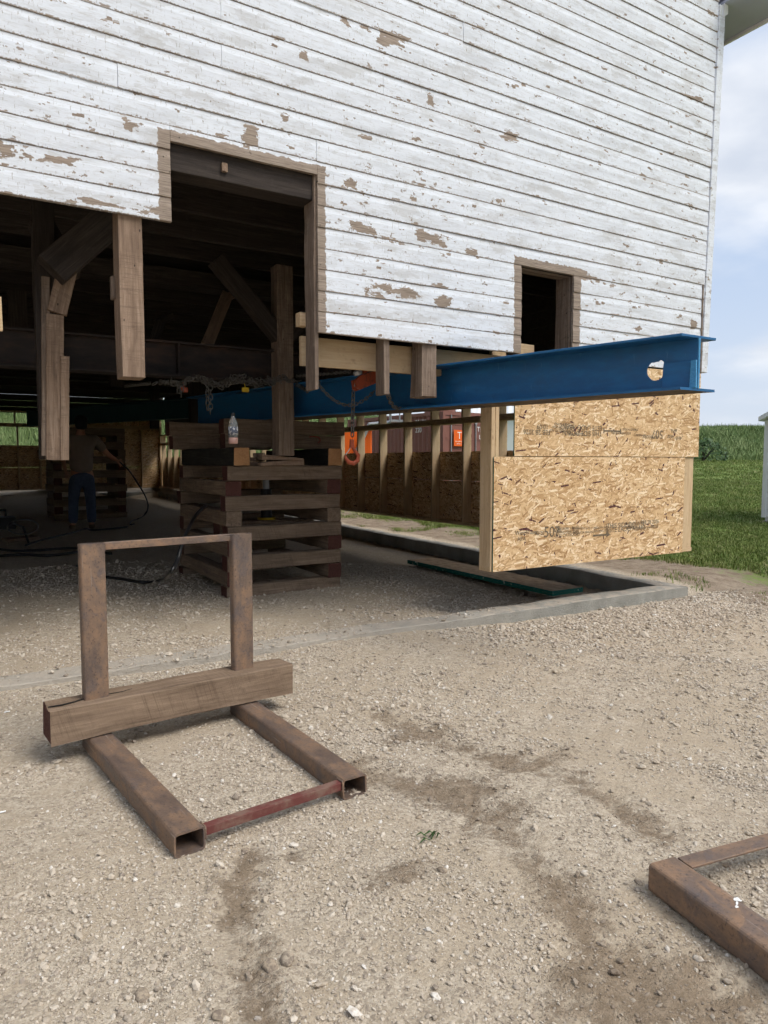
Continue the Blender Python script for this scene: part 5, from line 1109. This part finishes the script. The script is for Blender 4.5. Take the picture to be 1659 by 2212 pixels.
me = text_mesh('LIFT', .12); me.materials.append(M_LETTER)
# white shed at the right edge
shx, sdv_ = cdir(1651, 15.5); shx.z = g1(shx.x, shx.y); shr = Vector((sdv_.y, -sdv_.x, 0)); shed = empty('shed', shx); tag(shed, 'small white clapboard shed at the right edge of the lawn', 'shed')
ssw = Matrix((shr * .93 - sdv_ * .36, shr * .36 + sdv_ * .93, UPZ)).transposed().to_4x4(); ssw.translation = shx
mb = MB(); mb.box(.02, 2.4, .02, 2.4, .12, 1.98); mb.box(.04, 2.38, .04, 2.38, -.2, .119); swall = obj('wall', mb.mesh(), M_WHITE, shed, wm=ssw)
for k in range(15):
    z = .14 + .12 * k; mb = MB(); mb.add([(0, 0, z), (2.42, 0, z), (2.42, .018, z), (0, .018, z), (0, .014, z + .12), (2.42, .014, z + .12), (2.42, .019, z + .12), (0, .019, z + .12)], [(0, 1, 5, 4), (0, 3, 2, 1), (0, 4, 7, 3), (1, 2, 6, 5), (4, 5, 6, 7)]); obj('siding_board', mb.mesh(), M_WHITE, swall, wm=ssw)
mb = MB(); mb.box(-.015, .06, -.012, .05, .12, 1.98); obj('corner_board', mb.mesh(), M_WHITE, shed, wm=ssw)
mb = MB(); mb.add([(-.06, -.2, 1.96), (1.21, -.2, 2.65), (2.48, -.2, 1.96), (-.06, 2.6, 1.96), (1.21, 2.6, 2.65), (2.48, 2.6, 1.96), (-.06, -.2, 2.04), (1.21, -.2, 2.74), (2.48, -.2, 2.04), (-.06, 2.6, 2.04), (1.21, 2.6, 2.74), (2.48, 2.6, 2.04)], [(0, 1, 4, 3), (1, 2, 5, 4), (6, 9, 10, 7), (7, 10, 11, 8), (0, 6, 7, 1), (1, 7, 8, 2), (3, 4, 10, 9), (4, 5, 11, 10), (0, 3, 9, 6), (2, 8, 11, 5)]); obj('roof', mb.mesh(), M_WHITE, shed, wm=ssw)
mb = MB(); mb.prism([(.0, 1.98), (2.4, 1.98), (1.21, 2.63)], .02, 2.38); obj('gable', mb.mesh(), M_WHITE, shed, wm=ssw)
mb = MB(); mb.box(-.02, 2.44, -.02, 2.44, -.25, .05); obj('stone_base', mb.mesh(), M_GREYFLOOR, shed, wm=ssw)

# ------------------------------------------------------------------ scattered stuff (geometry nodes)
def scatter(name, pts, rots, scl, idx, sources, label, cat, kind='stuff', wet=None):
    me = bpy.data.meshes.new(name); n = len(pts); me.vertices.add(n); me.vertices.foreach_set('co', np.asarray(pts, np.float32).ravel())
    for nm, ty, data in (('rot', 'FLOAT_VECTOR', rots), ('scl', 'FLOAT_VECTOR', scl)):
        at = me.attributes.new(nm, ty, 'POINT'); at.data.foreach_set('vector', np.asarray(data, np.float32).ravel())
    if wet is not None: at = me.attributes.new('wet', 'FLOAT', 'POINT'); at.data.foreach_set('value', np.asarray(wet, np.float32))
    at = me.attributes.new('idx', 'INT', 'POINT'); at.data.foreach_set('value', np.asarray(idx, np.int32))
    o = bpy.data.objects.new(name, me); COL.objects.link(o)
    c = bpy.data.collections.new(name + '_kinds')
    for i, (sm_, mt) in enumerate(sources):
        so_ = bpy.data.objects.new(f'{name}_kind_{i}', sm_); sm_.materials.append(mt); c.objects.link(so_)
    ng = bpy.data.node_groups.new(name, 'GeometryNodeTree')
    ng.interface.new_socket('Geometry', in_out='INPUT', socket_type='NodeSocketGeometry'); ng.interface.new_socket('Geometry', in_out='OUTPUT', socket_type='NodeSocketGeometry')
    gi_ = ng.nodes.new('NodeGroupInput'); go = ng.nodes.new('NodeGroupOutput'); ip = ng.nodes.new('GeometryNodeInstanceOnPoints'); ci = ng.nodes.new('GeometryNodeCollectionInfo')
    ci.inputs['Collection'].default_value = c; ci.inputs['Separate Children'].default_value = True; ci.inputs['Reset Children'].default_value = True
    def na_(nm, ty): q = ng.nodes.new('GeometryNodeInputNamedAttribute'); q.data_type = ty; q.inputs['Name'].default_value = nm; return q.outputs['Attribute']
    ip.inputs['Pick Instance'].default_value = True
    lk = ng.links.new; lk(gi_.outputs[0], ip.inputs['Points']); lk(ci.outputs[0], ip.inputs['Instance']); lk(na_('idx', 'INT'), ip.inputs['Instance Index'])
    lk(na_('rot', 'FLOAT_VECTOR'), ip.inputs['Rotation']); lk(na_('scl', 'FLOAT_VECTOR'), ip.inputs['Scale']); lk(ip.outputs[0], go.inputs[0])
    md = o.modifiers.new('scatter', 'NODES'); md.node_group = ng
    tag(o, label, cat, None, kind); return o
def sector(n, r0, r1, half=.60, power=1.0):
    u = rng.random(n); r = np.sqrt(r0 ** 2 + u * (r1 ** 2 - r0 ** 2)) if power == 1.0 else r0 * (r1 / r0) ** u
    a = head + rng.uniform(-half, half, n); return CAM.x + r * np.sin(a), CAM.y + r * np.cos(a), r
# low-frequency density field so that stones gather in drifts
def field(x, y): return .5 + .22 * np.sin(2.3 * x + 1.1 * np.sin(1.9 * y)) + .18 * np.sin(3.7 * y - 1.3 * x + 2) + .14 * np.sin(8.3 * x + 5.1 * y) + .12 * np.sin(13 * y - 7 * x + 1)
parts_ = []
for n, r0, r1, s0, sdv__ in ((95000, 1.25, 3.2, .0028, .50), (70000, 3.0, 5.2, .0043, .48), (60000, 5.0, 9.0, .0068, .42), (900, 1.25, 4.5, .0092, .25)):
    n = int(n * 1.4); x, y, r = sector(n, r0, r1, .84); keep = (rng.random(n) < np.clip(-.10 + 1.35 * field(x, y), .10, 1))
    wetk = np.clip(trackf(x, y), 0, 1)
    for cx, cy, rx, ry in PATCHW: wetk = np.maximum(wetk, 1 - np.hypot((x - cx) / rx, (y - cy) / ry))
    keep &= rng.random(n) > np.clip(wetk * 1.5, 0, .75)
    keep &= (x < .3 + rng.normal(0, .12, n)) & ~((y > -.01) & (y < .215) & (rng.random(n) > np.where(x < -2.3, .30, .03)) ) & ~((x > -.21) & (y > -.01))
    x, y, r = x[keep], y[keep], r[keep]; s = s0 * np.exp(rng.normal(0, sdv__, len(x))); parts_.append((x, y, s))
n = 16000; x = rng.uniform(-3.2, .9, n); y = -.03 - np.abs(rng.normal(0, .42, n)) + .0 * x; kp = (rng.random(n) < np.clip((x + 3.4) / 2.2, 0, 1)) & (x < .42 + rng.normal(0, .15, n)); parts_.append((x[kp], y[kp], .0085 * np.exp(rng.normal(0, .38, kp.sum()))))
X_ = np.concatenate([p[0] for p in parts_]); Y_ = np.concatenate([p[1] for p in parts_]); S_ = np.concatenate([p[2] for p in parts_]); n = len(X_)
onf = (Y_ > -.01) & (Y_ < .215) & (X_ < .0)
Z_ = np.where(onf, .034, gz(X_, Y_)) + S_ * rng.uniform(.05, .45, n)
scatter('gravel', np.stack([X_, Y_, Z_], 1), np.stack([rng.uniform(-.6, .6, n), rng.uniform(-.6, .6, n), rng.uniform(0, 6.28, n)], 1), np.stack([S_ * rng.uniform(.8, 1.5, n), S_, S_ * rng.uniform(.5, .95, n)], 1), rng.integers(0, 7, n),
        [(stone_mesh(i, 1, .85, .75, 1, .1), M_STONE) for i in range(7)], 'loose pale crushed gravel spread over the yard and under the barn', 'gravel', wet=np.clip((wetf(X_, Y_) + rng.normal(0, .25, n)) * 1.6, 0, 1))
def blades(n, h, spread, wd_, seed):
    r = random.Random(seed); mb = MB()
    for i in range(n):
        a = r.uniform(0, 6.28); x, y = r.gauss(0, spread), r.gauss(0, spread); hh_ = h * r.uniform(.55, 1.15); le = r.uniform(.1, .5) * hh_; d = Vector((math.cos(a), math.sin(a), 0)); nn = Vector((-d.y, d.x, 0)) * wd_
        b = Vector((x, y, -.01)); m = b + d * le * .4 + Vector((0, 0, hh_ * .62)); t = b + d * le + Vector((0, 0, hh_))
        mb.add([b + nn, b - nn, m - nn * .8, m + nn * .8, t], [(0, 1, 2, 3), (3, 2, 4)])
    return mb.mesh()
def lawn_ok(x, y):
    f = .5 + .25 * np.sin(1.7 * x + .9 * y) + .2 * np.sin(2.9 * y - 1.1 * x + 1) + .2 * np.sin(5.1 * x - 3.3 * y)
    return ((x > 1.15 + 1.3 * (f - .3)) | (y > 20.7)), f
pts = []
for n, r0, r1, sc_ in ((46000, 5.5, 15, 1.0), (50000, 15, 30, 1.35), (26000, 30, 54, 1.9)):
    n = int(n * 1.25); x, y, r = sector(n, r0, r1, .75); ok, f = lawn_ok(x, y); keep = ok & (rng.random(n) < np.clip(.35 + f, 0, 1)); x, y = x[keep], y[keep]; pts.append((x, y, sc_ * rng.uniform(.6, 1.25, len(x))))
# sparse tufts in the soil beside the foundation
n = 2600; x = rng.uniform(.25, 1.6, n); y = rng.uniform(-1.5, 19, n); f = np.sin(2.1 * y + 3 * x) + np.sin(4.7 * y - 2 * x); keep = f > .55; pts.append((x[keep], y[keep], rng.uniform(.5, .9, keep.sum())))
X_ = np.concatenate([p[0] for p in pts]); Y_ = np.concatenate([p[1] for p in pts]); S_ = np.concatenate([p[2] for p in pts]); n = len(X_)
scatter('lawn_grass', np.stack([X_, Y_, gz(X_, Y_)], 1), np.stack([np.zeros(n), np.zeros(n), rng.uniform(0, 6.28, n)], 1), np.stack([S_ * 1.2, S_ * 1.2, S_], 1), rng.integers(0, 4, n),
        [(blades(14, .055, .05, .0035, 20 + i), M_GRASS) for i in range(4)], 'short mown green lawn beside and behind the barn', 'grass')
x, y, r = sector(62000, 52, 95, .75); n = len(x); keep = (x > 3) | (y > 22); x, y = x[keep], y[keep]; n = len(x)
fl_ = .75 + .25 * np.sin(.23 * x + .1 * y) * np.sin(.31 * y)
S_ = np.exp(rng.normal(0, .17, n)) * fl_
scatter('tall_crop', np.stack([x, y, gz(x, y)], 1), np.stack([rng.uniform(-.15, .15, n), rng.uniform(-.15, .15, n), rng.uniform(0, 6.28, n)], 1), np.stack([S_, S_, S_], 1), rng.integers(0, 4, n),
        [(blades(20, .80, .36, .034, 40 + i), M_CROP) for i in range(4)], 'tall pale green crop covering the hillside behind the lawn', 'crop')
# bush at the foot of the hill
bq_, _ = cdir(1518, 47); bq_.z = g1(bq_.x, bq_.y); bush = empty('bush', bq_); tag(bush, 'dark green bush at the foot of the crop hill beside the strand board', 'bush')
mb = MB()
for i in range(420):
    a = random.uniform(0, 6.28); b = random.uniform(0, 1.5); rr = random.uniform(.75, 1.05); c = bq_ + Vector((math.cos(a) * math.cos(b) * 1.6 * rr, math.sin(a) * math.cos(b) * 1.3 * rr, math.sin(b) * 1.25 * rr + .1))
    u = Vector((random.gauss(0, 1), random.gauss(0, 1), random.gauss(0, 1))).normalized(); v = u.orthogonal().normalized(); l = random.uniform(.10, .2)
    mb.add([c - u * l, c + v * l * .5, c + u * l, c - v * l * .5], [(0, 1, 2, 3)])
obj('crown', mb.mesh(), M_LEAF, bush)
mb = MB()
for i in range(5): mb.tube([bq_, bq_ + Vector((random.uniform(-.8, .8), random.uniform(-.6, .6), 1.0))], [.05, .015], 6)
obj('stem', mb.mesh(), W_DUN, bush)
